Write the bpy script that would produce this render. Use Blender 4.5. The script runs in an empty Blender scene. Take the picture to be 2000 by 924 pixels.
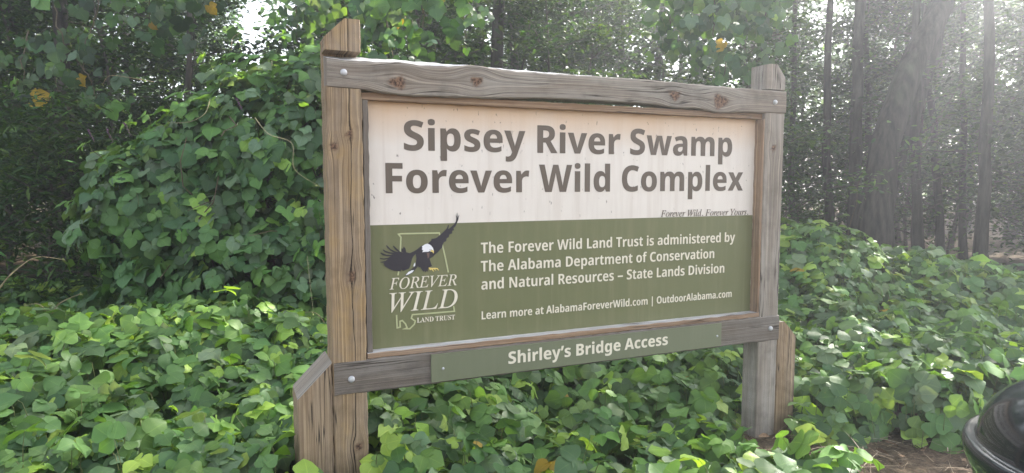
import bpy, bmesh, math, random
import numpy as np
from mathutils import Vector, Matrix

random.seed(7)
rng = np.random.default_rng(11)
R = math.radians
scene = bpy.context.scene
COL = scene.collection

# ------------------------------------------------------------------ camera
CAM = np.array([-0.4156, -2.9641, 1.5637])
FWD = np.array([0.39821124, 0.91355353, -0.08275114])
RIGHT = np.array([0.916670319, -0.399643425, -0.000812588])
UP = np.array([0.03381329, 0.07553193, 0.99656991])
cd = bpy.data.cameras.new('camera')
cam = bpy.data.objects.new('camera', cd)
COL.objects.link(cam)
cd.sensor_fit = 'HORIZONTAL'
cd.sensor_width = 36.0
cd.lens = 36.0 * 1275.0 / 2000.0
cd.clip_start = 0.05
cd.clip_end = 600.0
cam.matrix_world = Matrix(((RIGHT[0], UP[0], -FWD[0], CAM[0]),
                           (RIGHT[1], UP[1], -FWD[1], CAM[1]),
                           (RIGHT[2], UP[2], -FWD[2], CAM[2]),
                           (0, 0, 0, 1)))
scene.camera = cam

# ------------------------------------------------------------------ sky, sun, exposure
SUN_EL = R(35.0)
H = np.array([FWD[0], FWD[1]]); H /= np.linalg.norm(H)
HR = np.array([H[1], -H[0]])
sd2 = H * math.cos(R(44)) + HR * math.sin(R(44))          # sun stands ahead, to the right, just out of frame
SUN_DIR = np.array([sd2[0] * math.cos(SUN_EL), sd2[1] * math.cos(SUN_EL), math.sin(SUN_EL)])
world = bpy.data.worlds.new('World')
scene.world = world
world.use_nodes = True
wn = world.node_tree.nodes; wl = world.node_tree.links
bg = wn['Background']
sky = wn.new('ShaderNodeTexSky')
sky.sky_type = 'NISHITA'
sky.sun_disc = False
sky.sun_elevation = SUN_EL
sky.sun_rotation = math.atan2(SUN_DIR[0], SUN_DIR[1])
sky.air_density = 1.0; sky.dust_density = 2.0; sky.ozone_density = 1.0
hsv = wn.new('ShaderNodeHueSaturation')
hsv.inputs['Saturation'].default_value = 0.35              # thin white cloud over the blue
wl.new(sky.outputs[0], hsv.inputs['Color'])
wl.new(hsv.outputs[0], bg.inputs['Color'])
bg.inputs['Strength'].default_value = 0.11
sl = bpy.data.lights.new('sun', 'SUN')
sl.energy = 5.0
sl.angle = R(0.5)
sl.color = (1.0, 0.94, 0.84)
so = bpy.data.objects.new('sun', sl)
COL.objects.link(so)
so.rotation_euler = Vector(SUN_DIR).to_track_quat('Z', 'Y').to_euler()
so.location = (6, 4, 20)
vs = scene.view_settings
vs.view_transform = 'Standard'
vs.look = 'None'
vs.gamma = 1.0
vs.use_curve_mapping = False
vs.exposure = 2.55
cy = scene.cycles
cy.use_denoising = True
cy.max_bounces = 6
cy.diffuse_bounces = 3
cy.glossy_bounces = 2
cy.transmission_bounces = 4
cy.transparent_max_bounces = 6
cy.volume_bounces = 0
cy.sample_clamp_indirect = 4.0


def P(lat, dep, z):
    """A spot given as metres to the right of and ahead of where the photographer stands, and height above ground."""
    q = CAM[:2] + H * dep + HR * lat
    return np.array([q[0], q[1], z])


# ------------------------------------------------------------------ object helpers
def link(o, parent=None):
    COL.objects.link(o)
    if parent is not None:
        o.parent = parent
    return o


def tag(o, label=None, cat=None, group=None, kind=None):
    if label: o['label'] = label
    if cat: o['category'] = cat
    if group: o['group'] = group
    if kind: o['kind'] = kind
    return o


def empty(name, loc, rz=0.0, scale=1.0):
    o = bpy.data.objects.new(name, None)
    o.location = [float(v) for v in loc]
    o.rotation_euler = (0, 0, rz)
    o.scale = (scale,) * 3
    o.empty_display_size = 0.2
    return link(o)


def npmesh(name, V, faces, mats, attrs=None, fmat=None, smooth=False):
    """faces: list of (n,k) integer arrays; attrs: name -> (type, per-point array)"""
    me = bpy.data.meshes.new(name)
    V = np.asarray(V, np.float32)
    me.vertices.add(len(V))
    me.vertices.foreach_set('co', V.ravel())
    faces = [np.asarray(f, np.int32) for f in faces if len(f)]
    loops = np.concatenate([f.ravel() for f in faces])
    tot = np.concatenate([np.full(len(f), f.shape[1], np.int32) for f in faces])
    st = np.concatenate([[0], np.cumsum(tot)[:-1]]).astype(np.int32)
    me.loops.add(len(loops))
    me.loops.foreach_set('vertex_index', loops)
    me.polygons.add(len(tot))
    me.polygons.foreach_set('loop_start', st)
    me.polygons.foreach_set('loop_total', tot)
    if not isinstance(mats, (list, tuple)): mats = [mats]
    for m in mats: me.materials.append(m)
    if fmat is not None: me.polygons.foreach_set('material_index', np.asarray(fmat, np.int32))
    me.polygons.foreach_set('use_smooth', np.full(len(tot), bool(smooth)))
    for k, (ty, arr) in (attrs or {}).items():
        a = me.attributes.new(k, ty, 'POINT')
        arr = np.asarray(arr, np.float32)
        a.data.foreach_set({'FLOAT': 'value', 'FLOAT_VECTOR': 'vector', 'FLOAT_COLOR': 'color'}[ty], arr.ravel())
    me.update(calc_edges=True)
    me.validate()
    return me


def mobj(name, me, parent=None):
    return link(bpy.data.objects.new(name, me), parent)


class MB:
    """collects tubes and leaf clusters for one mesh"""
    def __init__(s): s.V = []; s.F = []; s.n = 0; s.A = {}
    def add(s, V, faces, **at):
        V = np.asarray(V, float)
        s.V.append(V)
        for f in faces: s.F.append(np.asarray(f) + s.n)
        for k, v in at.items(): s.A.setdefault(k, []).append(np.asarray(v, float))
        s.n += len(V)
    def tube(s, pts, rad, n=6, col=None):
        pts = np.asarray(pts, float); m = len(pts)
        rad = np.broadcast_to(np.asarray(rad, float), (m,))
        t = np.gradient(pts, axis=0); t /= np.linalg.norm(t, axis=1)[:, None] + 1e-9
        ref = np.array([0.31, 0.87, 0.38])
        a = np.cross(t, ref); a /= np.linalg.norm(a, axis=1)[:, None] + 1e-9
        b = np.cross(t, a)
        th = np.arange(n) * 2 * math.pi / n
        V = (pts[:, None] + rad[:, None, None] * (a[:, None] * np.cos(th)[None, :, None] + b[:, None] * np.sin(th)[None, :, None])).reshape(-1, 3)
        i = np.arange(m - 1)[:, None] * n; j = np.arange(n)[None]; k = (j + 1) % n
        Q = np.stack([i + j, i + k, i + n + k, i + n + j], -1).reshape(-1, 4)
        at = {}
        if col is not None: at['col'] = np.tile(np.array(list(col) + [1.0]), (len(V), 1))
        s.add(V, [Q], **at)
    def mesh(s, name, mat, smooth=False):
        by = {}
        for f in s.F: by.setdefault(f.shape[1], []).append(f)
        fs = [np.concatenate(v) for v in by.values()]
        at = {}
        for k, v in s.A.items():
            arr = np.concatenate(v)
            at[k] = ('FLOAT_COLOR' if k == 'col' else ('FLOAT_VECTOR' if arr.ndim == 2 else 'FLOAT'), arr)
        return npmesh(name, np.concatenate(s.V), fs, mat, at, smooth=smooth)


# ------------------------------------------------------------------ materials
class NT:
    def __init__(s, name):
        s.m = bpy.data.materials.new(name); s.m.use_nodes = True
        s.t = s.m.node_tree; s.t.nodes.clear()
        s.out = s.n('ShaderNodeOutputMaterial')
    def n(s, ty, **kw):
        x = s.t.nodes.new(ty)
        for k, v in kw.items(): setattr(x, k, v)
        return x
    def l(s, a, b): s.t.links.new(a, b)
    def val(s, sock, v):
        if hasattr(v, 'bl_idname') or isinstance(v, bpy.types.NodeSocket): s.l(v, sock)
        else: sock.default_value = v
    def math(s, op, a, b=0.0, clamp=False):
        x = s.n('ShaderNodeMath', operation=op); x.use_clamp = clamp
        s.val(x.inputs[0], a); s.val(x.inputs[1], b); return x.outputs[0]
    def mix(s, fac, a, b, bt='MIX'):
        x = s.n('ShaderNodeMix', data_type='RGBA', blend_type=bt)
        s.val(x.inputs[0], fac); s.val(x.inputs[6], a); s.val(x.inputs[7], b); return x.outputs[2]
    def attr(s, name): return s.n('ShaderNodeAttribute', attribute_name=name)
    def noise(s, vec, scale, detail=4.0, rough=0.6):
        x = s.n('ShaderNodeTexNoise')
        if vec is not None: s.l(vec, x.inputs['Vector'])
        x.inputs['Scale'].default_value = scale; x.inputs['Detail'].default_value = detail
        x.inputs['Roughness'].default_value = rough; return x.outputs['Fac']
    def ramp(s, fac, stops):
        x = s.n('ShaderNodeValToRGB'); s.l(fac, x.inputs[0])
        e = x.color_ramp.elements
        while len(e) < len(stops): e.new(0.5)
        for k, (p, c) in zip(e, stops):
            k.position = p; k.color = (c, c, c, 1) if isinstance(c, (int, float)) else tuple(c) + (1,)
        return x.outputs[0]
    def obj(s): return s.n('ShaderNodeTexCoord').outputs['Object']
    def mapv(s, v, sc):
        x = s.n('ShaderNodeMapping'); s.l(v, x.inputs['Vector']); x.inputs['Scale'].default_value = sc; return x.outputs[0]
    def bsdf(s, col, rough=0.6, spec=0.4, bump=None, bstr=0.3, bdist=0.01, **kw):
        b = s.n('ShaderNodeBsdfPrincipled')
        s.val(b.inputs['Base Color'], col if not isinstance(col, tuple) else tuple(col) + (1,))
        s.val(b.inputs['Roughness'], rough)
        b.inputs['Specular IOR Level'].default_value = spec
        for k, v in kw.items(): s.val(b.inputs[k], v)
        if bump is not None:
            u = s.n('ShaderNodeBump'); u.inputs['Strength'].default_value = bstr; u.inputs['Distance'].default_value = bdist
            s.l(bump, u.inputs['Height']); s.l(u.outputs[0], b.inputs['Normal'])
        return b
    def done(s, b):
        s.l(b.outputs[0], s.out.inputs['Surface']); return s.m


def wood_mat(name, early, late, grey=(0.32, 0.30, 0.28), weather=0.3, yellow=0.0, grain=70.0, split=None):
    n = NT(name)
    w = n.attr('wood').outputs['Vector']
    k = n.attr('knot').outputs['Fac']
    rings = n.noise(n.mapv(w, (0.55, grain, 9.0)), 1.0, 3.0, 0.55)
    fine = n.noise(n.mapv(w, (3.5, 420.0, 5.0)), 1.0, 3.0, 0.6)
    broad = n.noise(n.mapv(w, (1.6, 9.0, 3.0)), 1.0, 3.0, 0.6)
    blot = n.noise(n.mapv(w, (5.0, 7.0, 1.0)), 1.0, 4.0, 0.65)
    r = n.ramp(rings, [(0.36, 0.0), (0.47, 0.75), (0.50, 1.0), (0.56, 0.2), (0.64, 0.85), (0.72, 0.1)])
    c = n.mix(r, early + (1,), late + (1,))
    c = n.mix(n.math('MULTIPLY', n.ramp(fine, [(0.35, 1.0), (0.62, 0.0)]), 0.35), c, tuple(v * 0.45 for v in late) + (1,))
    c = n.mix(n.math('MULTIPLY', n.ramp(broad, [(0.38, 0.0), (0.66, 1.0)]), weather), c, grey + (1,))
    if yellow: c = n.mix(n.math('MULTIPLY', n.ramp(blot, [(0.5, 0.0), (0.68, 1.0)]), yellow), c, (0.42, 0.27, 0.09, 1))
    c = n.mix(n.math('MULTIPLY', n.ramp(blot, [(0.30, 1.0), (0.48, 0.0)]), 0.35), c, tuple(v * 0.4 for v in late) + (1,))
    crk = n.noise(n.mapv(w, (0.7, 26.0, 2.0)), 1.0, 3.0, 0.45)
    cr = n.ramp(n.math('ABSOLUTE', n.math('SUBTRACT', crk, 0.5)), [(0.0, 1.0), (0.016, 0.0)])
    cr = n.math('MULTIPLY', cr, n.ramp(broad, [(0.46, 0.0), (0.52, 1.0)]))
    c = n.mix(cr, c, (0.035, 0.026, 0.02, 1))
    if split:        # one long drying split down the face
        s = n.n('ShaderNodeSeparateXYZ'); n.l(w, s.inputs[0])
        wv = n.math('MULTIPLY', n.math('SUBTRACT', n.noise(n.mapv(w, (2.2, 0.0, 0.0)), 1.0, 3.0), 0.5), 0.050)
        dd = n.math('ABSOLUTE', n.math('SUBTRACT', n.math('SUBTRACT', s.outputs[1], split), wv))
        wd = n.math('MULTIPLY', n.noise(n.mapv(w, (3.0, 0.0, 0.0)), 1.0, 2.0), 0.0034)
        sp_ = n.math('LESS_THAN', dd, wd)
        c = n.mix(n.math('MULTIPLY', sp_, 0.92), c, (0.018, 0.013, 0.010, 1))
        cr = n.math('MAXIMUM', cr, sp_)
    kc = n.mix(n.ramp(n.noise(n.obj(), 90.0, 3.0), [(0.4, 0.0), (0.6, 1.0)]), (0.045, 0.025, 0.018, 1), (0.20, 0.12, 0.075, 1))
    c = n.mix(k, c, kc)
    h = n.math('SUBTRACT', n.math('ADD', n.math('MULTIPLY', r, -0.35), n.math('MULTIPLY', fine, 0.8)), n.math('MULTIPLY', cr, 1.6))
    return n.done(n.bsdf(c, 0.85, 0.2, h, 0.55, 0.004))


def leaf_mat(name, transl=0.35, rough=0.42, spec=0.4, veins=True):
    n = NT(name)
    c = n.attr('col').outputs['Color']
    if veins:
        uv = n.attr('luv').outputs['Vector']
        s = n.n('ShaderNodeSeparateXYZ'); n.l(uv, s.inputs[0])
        ax = n.math('ABSOLUTE', s.outputs[0])
        mid = n.ramp(ax, [(0.0, 1.0), (0.07, 0.0)])
        ph = n.math('SINE', n.math('MULTIPLY', n.math('SUBTRACT', s.outputs[1], n.math('MULTIPLY', ax, 0.75)), 44.0))
        lat = n.math('MULTIPLY', n.ramp(ph, [(0.86, 0.0), (1.0, 1.0)]), 0.45)
        v = n.math('MAXIMUM', mid, lat)
        blot = n.noise(n.obj(), 26.0, 3.0)
        c = n.mix(n.math('MULTIPLY', n.ramp(blot, [(0.35, 0.0), (0.7, 1.0)]), 0.35), c, n.mix(1.0, c, (1.35, 1.25, 0.9, 1), 'MULTIPLY'))
        c = n.mix(n.math('MULTIPLY', v, 0.45), c, n.mix(1.0, c, (1.9, 1.6, 1.6, 1), 'MULTIPLY'))
        hole = n.ramp(n.noise(n.obj(), 61.0, 2.0), [(0.70, 0.0), (0.76, 1.0)])
        c = n.mix(n.math('MULTIPLY', hole, 0.6), c, (0.20, 0.16, 0.06, 1))
    b = n.bsdf(c, rough, spec)
    t = n.n('ShaderNodeBsdfTranslucent')
    tc = n.mix(1.0, c, (1.5, 1.45, 0.45, 1), 'MULTIPLY')
    n.l(tc, t.inputs['Color'])
    m = n.n('ShaderNodeMixShader'); m.inputs[0].default_value = transl
    n.l(b.outputs[0], m.inputs[1]); n.l(t.outputs[0], m.inputs[2])
    n.l(m.outputs[0], n.out.inputs['Surface'])
    return n.m


def col_mat(name, rough=0.85, spec=0.2, bumpscale=40.0):
    n = NT(name)
    c = n.attr('col').outputs['Color']
    f = n.noise(n.obj(), bumpscale, 4.0)
    c = n.mix(n.ramp(f, [(0.3, 0.0), (0.7, 1.0)]), n.mix(1.0, c, (0.55, 0.55, 0.55, 1), 'MULTIPLY'), n.mix(1.0, c, (1.4, 1.35, 1.3, 1), 'MULTIPLY'))
    return n.done(n.bsdf(c, rough, spec, f, 0.5, 0.01))


def bark_mat(name, a, b):
    n = NT(name)
    o = n.obj()
    f = n.noise(n.mapv(o, (14.0, 14.0, 2.2)), 1.0, 5.0, 0.65)
    g = n.noise(n.mapv(o, (2.0, 2.0, 0.8)), 1.0, 3.0)
    c = n.mix(n.ramp(f, [(0.35, 0.0), (0.65, 1.0)]), tuple(a) + (1,), tuple(b) + (1,))
    c = n.mix(n.math('MULTIPLY', n.ramp(g, [(0.55, 0.0), (0.7, 1.0)]), 0.5), c, (0.10, 0.12, 0.075, 1))
    return n.done(n.bsdf(c, 0.9, 0.15, f, 0.8, 0.03))


M = {}
M['wood_brown'] = wood_mat('weathered_brown_timber', (0.42, 0.305, 0.18), (0.19, 0.125, 0.07), weather=0.26, yellow=0.3, split=0.098)
M['wood_stub'] = wood_mat('brown_timber', (0.41, 0.305, 0.19), (0.22, 0.15, 0.09), weather=0.16, grain=55.0)
M['wood_rail'] = wood_mat('weathered_grey_brown_timber', (0.33, 0.28, 0.225), (0.15, 0.12, 0.095), grey=(0.36, 0.34, 0.30), weather=0.55, grain=85.0)
M['wood_grey'] = wood_mat('silver_grey_timber', (0.36, 0.31, 0.255), (0.18, 0.15, 0.12), grey=(0.38, 0.35, 0.31), weather=0.6, grain=80.0)
M['wood_dark'] = wood_mat('dark_grey_timber', (0.235, 0.20, 0.165), (0.12, 0.098, 0.08), grey=(0.25, 0.235, 0.215), weather=0.5, grain=90.0)
M['wood_top'] = wood_mat('lit_top_timber', (0.60, 0.59, 0.57), (0.40, 0.38, 0.36), grey=(0.66, 0.66, 0.66), weather=0.6, grain=60.0)  # upper faces: brightness of sun and sky put into the colour
M['wood_trim'] = wood_mat('stop_moulding_timber', (0.42, 0.285, 0.18), (0.24, 0.15, 0.09), weather=0.2, grain=45.0)
M['kudzu_leaf'] = leaf_mat('kudzu_leaf', 0.38, 0.5, 0.32)
M['tree_leaf'] = leaf_mat('tree_leaf', 0.36, 0.5, 0.2, veins=False)
M['stem'] = col_mat('vine_stem')
M['bark'] = bark_mat('grey_brown_bark', (0.035, 0.03, 0.026), (0.12, 0.105, 0.09))
M['bark_dark'] = bark_mat('dark_bark', (0.008, 0.007, 0.006), (0.060, 0.052, 0.044))


def ground_mat():
    n = NT('leaf_litter_soil')
    o = n.obj()
    a = n.noise(o, 1.1, 5.0); b = n.noise(o, 22.0, 5.0, 0.7); c_ = n.noise(o, 90.0, 3.0)
    c = n.mix(n.ramp(b, [(0.35, 0.0), (0.65, 1.0)]), (0.055, 0.040, 0.027, 1), (0.17, 0.125, 0.085, 1))
    c = n.mix(n.math('MULTIPLY', n.ramp(a, [(0.45, 0.0), (0.65, 1.0)]), 0.5), c, (0.045, 0.045, 0.022, 1))
    c = n.mix(n.math('MULTIPLY', n.ramp(c_, [(0.58, 0.0), (0.7, 1.0)]), 0.5), c, (0.27, 0.21, 0.15, 1))
    return n.done(n.bsdf(c, 0.95, 0.1, n.math('ADD', b, n.math('MULTIPLY', c_, 0.4)), 0.9, 0.04))


M['ground'] = ground_mat()


def paint_mat(name, base, rough=0.42, top_tint=None, streak=0.25, dirt=(0.30, 0.26, 0.20), z_top=None, speck=0.0):
    """printed sign face: faint vertical water streaks, mottling, and a warm tint fading down from the top edge"""
    n = NT(name)
    g = n.n('ShaderNodeNewGeometry').outputs['Position']
    s = n.n('ShaderNodeSeparateXYZ'); n.l(g, s.inputs[0])
    st = n.noise(n.mapv(g, (26.0, 26.0, 1.3)), 1.0, 4.0, 0.6)
    mo = n.noise(g, 7.0, 4.0, 0.6)
    c = n.mix(n.math('MULTIPLY', n.ramp(st, [(0.48, 0.0), (0.75, 1.0)]), streak), tuple(base) + (1,), tuple(dirt) + (1,))
    c = n.mix(n.math('MULTIPLY', n.ramp(mo, [(0.4, 0.0), (0.75, 1.0)]), streak * 0.7), c, tuple(0.5 * (x + y) for x, y in zip(base, dirt)) + (1,))
    if top_tint:  # warm tint growing towards the top edge
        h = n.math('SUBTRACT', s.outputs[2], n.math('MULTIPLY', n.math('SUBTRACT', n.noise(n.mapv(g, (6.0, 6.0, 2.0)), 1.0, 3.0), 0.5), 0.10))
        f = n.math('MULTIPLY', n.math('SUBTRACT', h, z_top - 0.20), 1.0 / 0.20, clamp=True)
        c = n.mix(n.math('MULTIPLY', n.math('POWER', f, 1.1), 0.92), c, tuple(top_tint) + (1,))
    if speck:
        v = n.ramp(n.noise(n.mapv(g, (1.0, 1.0, 0.35)), 75.0, 2.0, 0.5), [(0.715, 0.0), (0.75, 1.0)])
        c = n.mix(n.math('MULTIPLY', v, speck), c, (0.13, 0.10, 0.085, 1))
    return n.done(n.bsdf(c, rough, 0.35, mo, 0.03, 0.01))


M['cream'] = paint_mat('cream_sign_paint', (0.70, 0.64, 0.575), 0.5, top_tint=(0.58, 0.38, 0.22), streak=0.42, dirt=(0.50, 0.42, 0.355), z_top=1.935, speck=0.7)
M['green'] = paint_mat('olive_sign_paint', (0.142, 0.149, 0.070), 0.5, streak=0.6, dirt=(0.205, 0.195, 0.105), speck=0.15)
M['green_board'] = paint_mat('olive_board_paint', (0.155, 0.168, 0.104), 0.5, streak=0.35, dirt=(0.20, 0.205, 0.14), speck=0.1)
M['brown_text'] = paint_mat('brown_lettering', (0.118, 0.090, 0.068), 0.5, streak=0.2, dirt=(0.2, 0.17, 0.14))
M['cream_text'] = paint_mat('cream_lettering', (0.72, 0.66, 0.54), 0.5, streak=0.3, dirt=(0.58, 0.52, 0.40))
M['pale_green'] = paint_mat('pale_green_line', (0.42, 0.44, 0.24), 0.5, streak=0.2)
M['ink'] = paint_mat('eagle_dark_ink', (0.030, 0.026, 0.032), 0.5, streak=0.1, dirt=(0.06, 0.05, 0.06))
M['eagle_white'] = paint_mat('eagle_white', (0.74, 0.74, 0.76), 0.5, streak=0.1)
M['eagle_yellow'] = paint_mat('eagle_yellow', (0.72, 0.55, 0.16), 0.5, streak=0.1)
M['eagle_brown'] = paint_mat('eagle_brown', (0.13, 0.08, 0.07), 0.5, streak=0.1)
n = NT('galvanised_steel')
M['zinc'] = n.done(n.bsdf(n.mix(n.noise(n.obj(), 120.0, 2.0), (0.36, 0.36, 0.37, 1), (0.60, 0.60, 0.61, 1)), 0.6, 0.4, Metallic=0.4))
n = NT('dusty_black_plastic')
o_ = n.obj()
sm = n.noise(n.mapv(o_, (4.0, 4.0, 9.0)), 1.0, 5.0, 0.65)
dust = n.ramp(sm, [(0.46, 0.0), (0.74, 1.0)])
scr = n.ramp(n.noise(n.mapv(o_, (60.0, 9.0, 9.0)), 1.0, 2.0), [(0.68, 0.0), (0.74, 1.0)])
lc = n.mix(n.math('MULTIPLY', dust, 0.35), (0.010, 0.014, 0.016, 1), (0.085, 0.08, 0.075, 1))
lc = n.mix(n.math('MULTIPLY', scr, 0.25), lc, (0.25, 0.24, 0.22, 1))
M['lid'] = n.done(n.bsdf(lc, n.math('ADD', n.math('MULTIPLY', dust, 0.22), 0.10), 0.6, sm, 0.06, 0.01))
n = NT('dark_bin_shell')
M['bin'] = n.done(n.bsdf(n.mix(n.noise(n.obj(), 18.0, 4.0), (0.03, 0.036, 0.024, 1), (0.065, 0.066, 0.048, 1)), 0.22, 0.55, n.noise(n.obj(), 40.0, 3.0), 0.1, 0.005))

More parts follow.
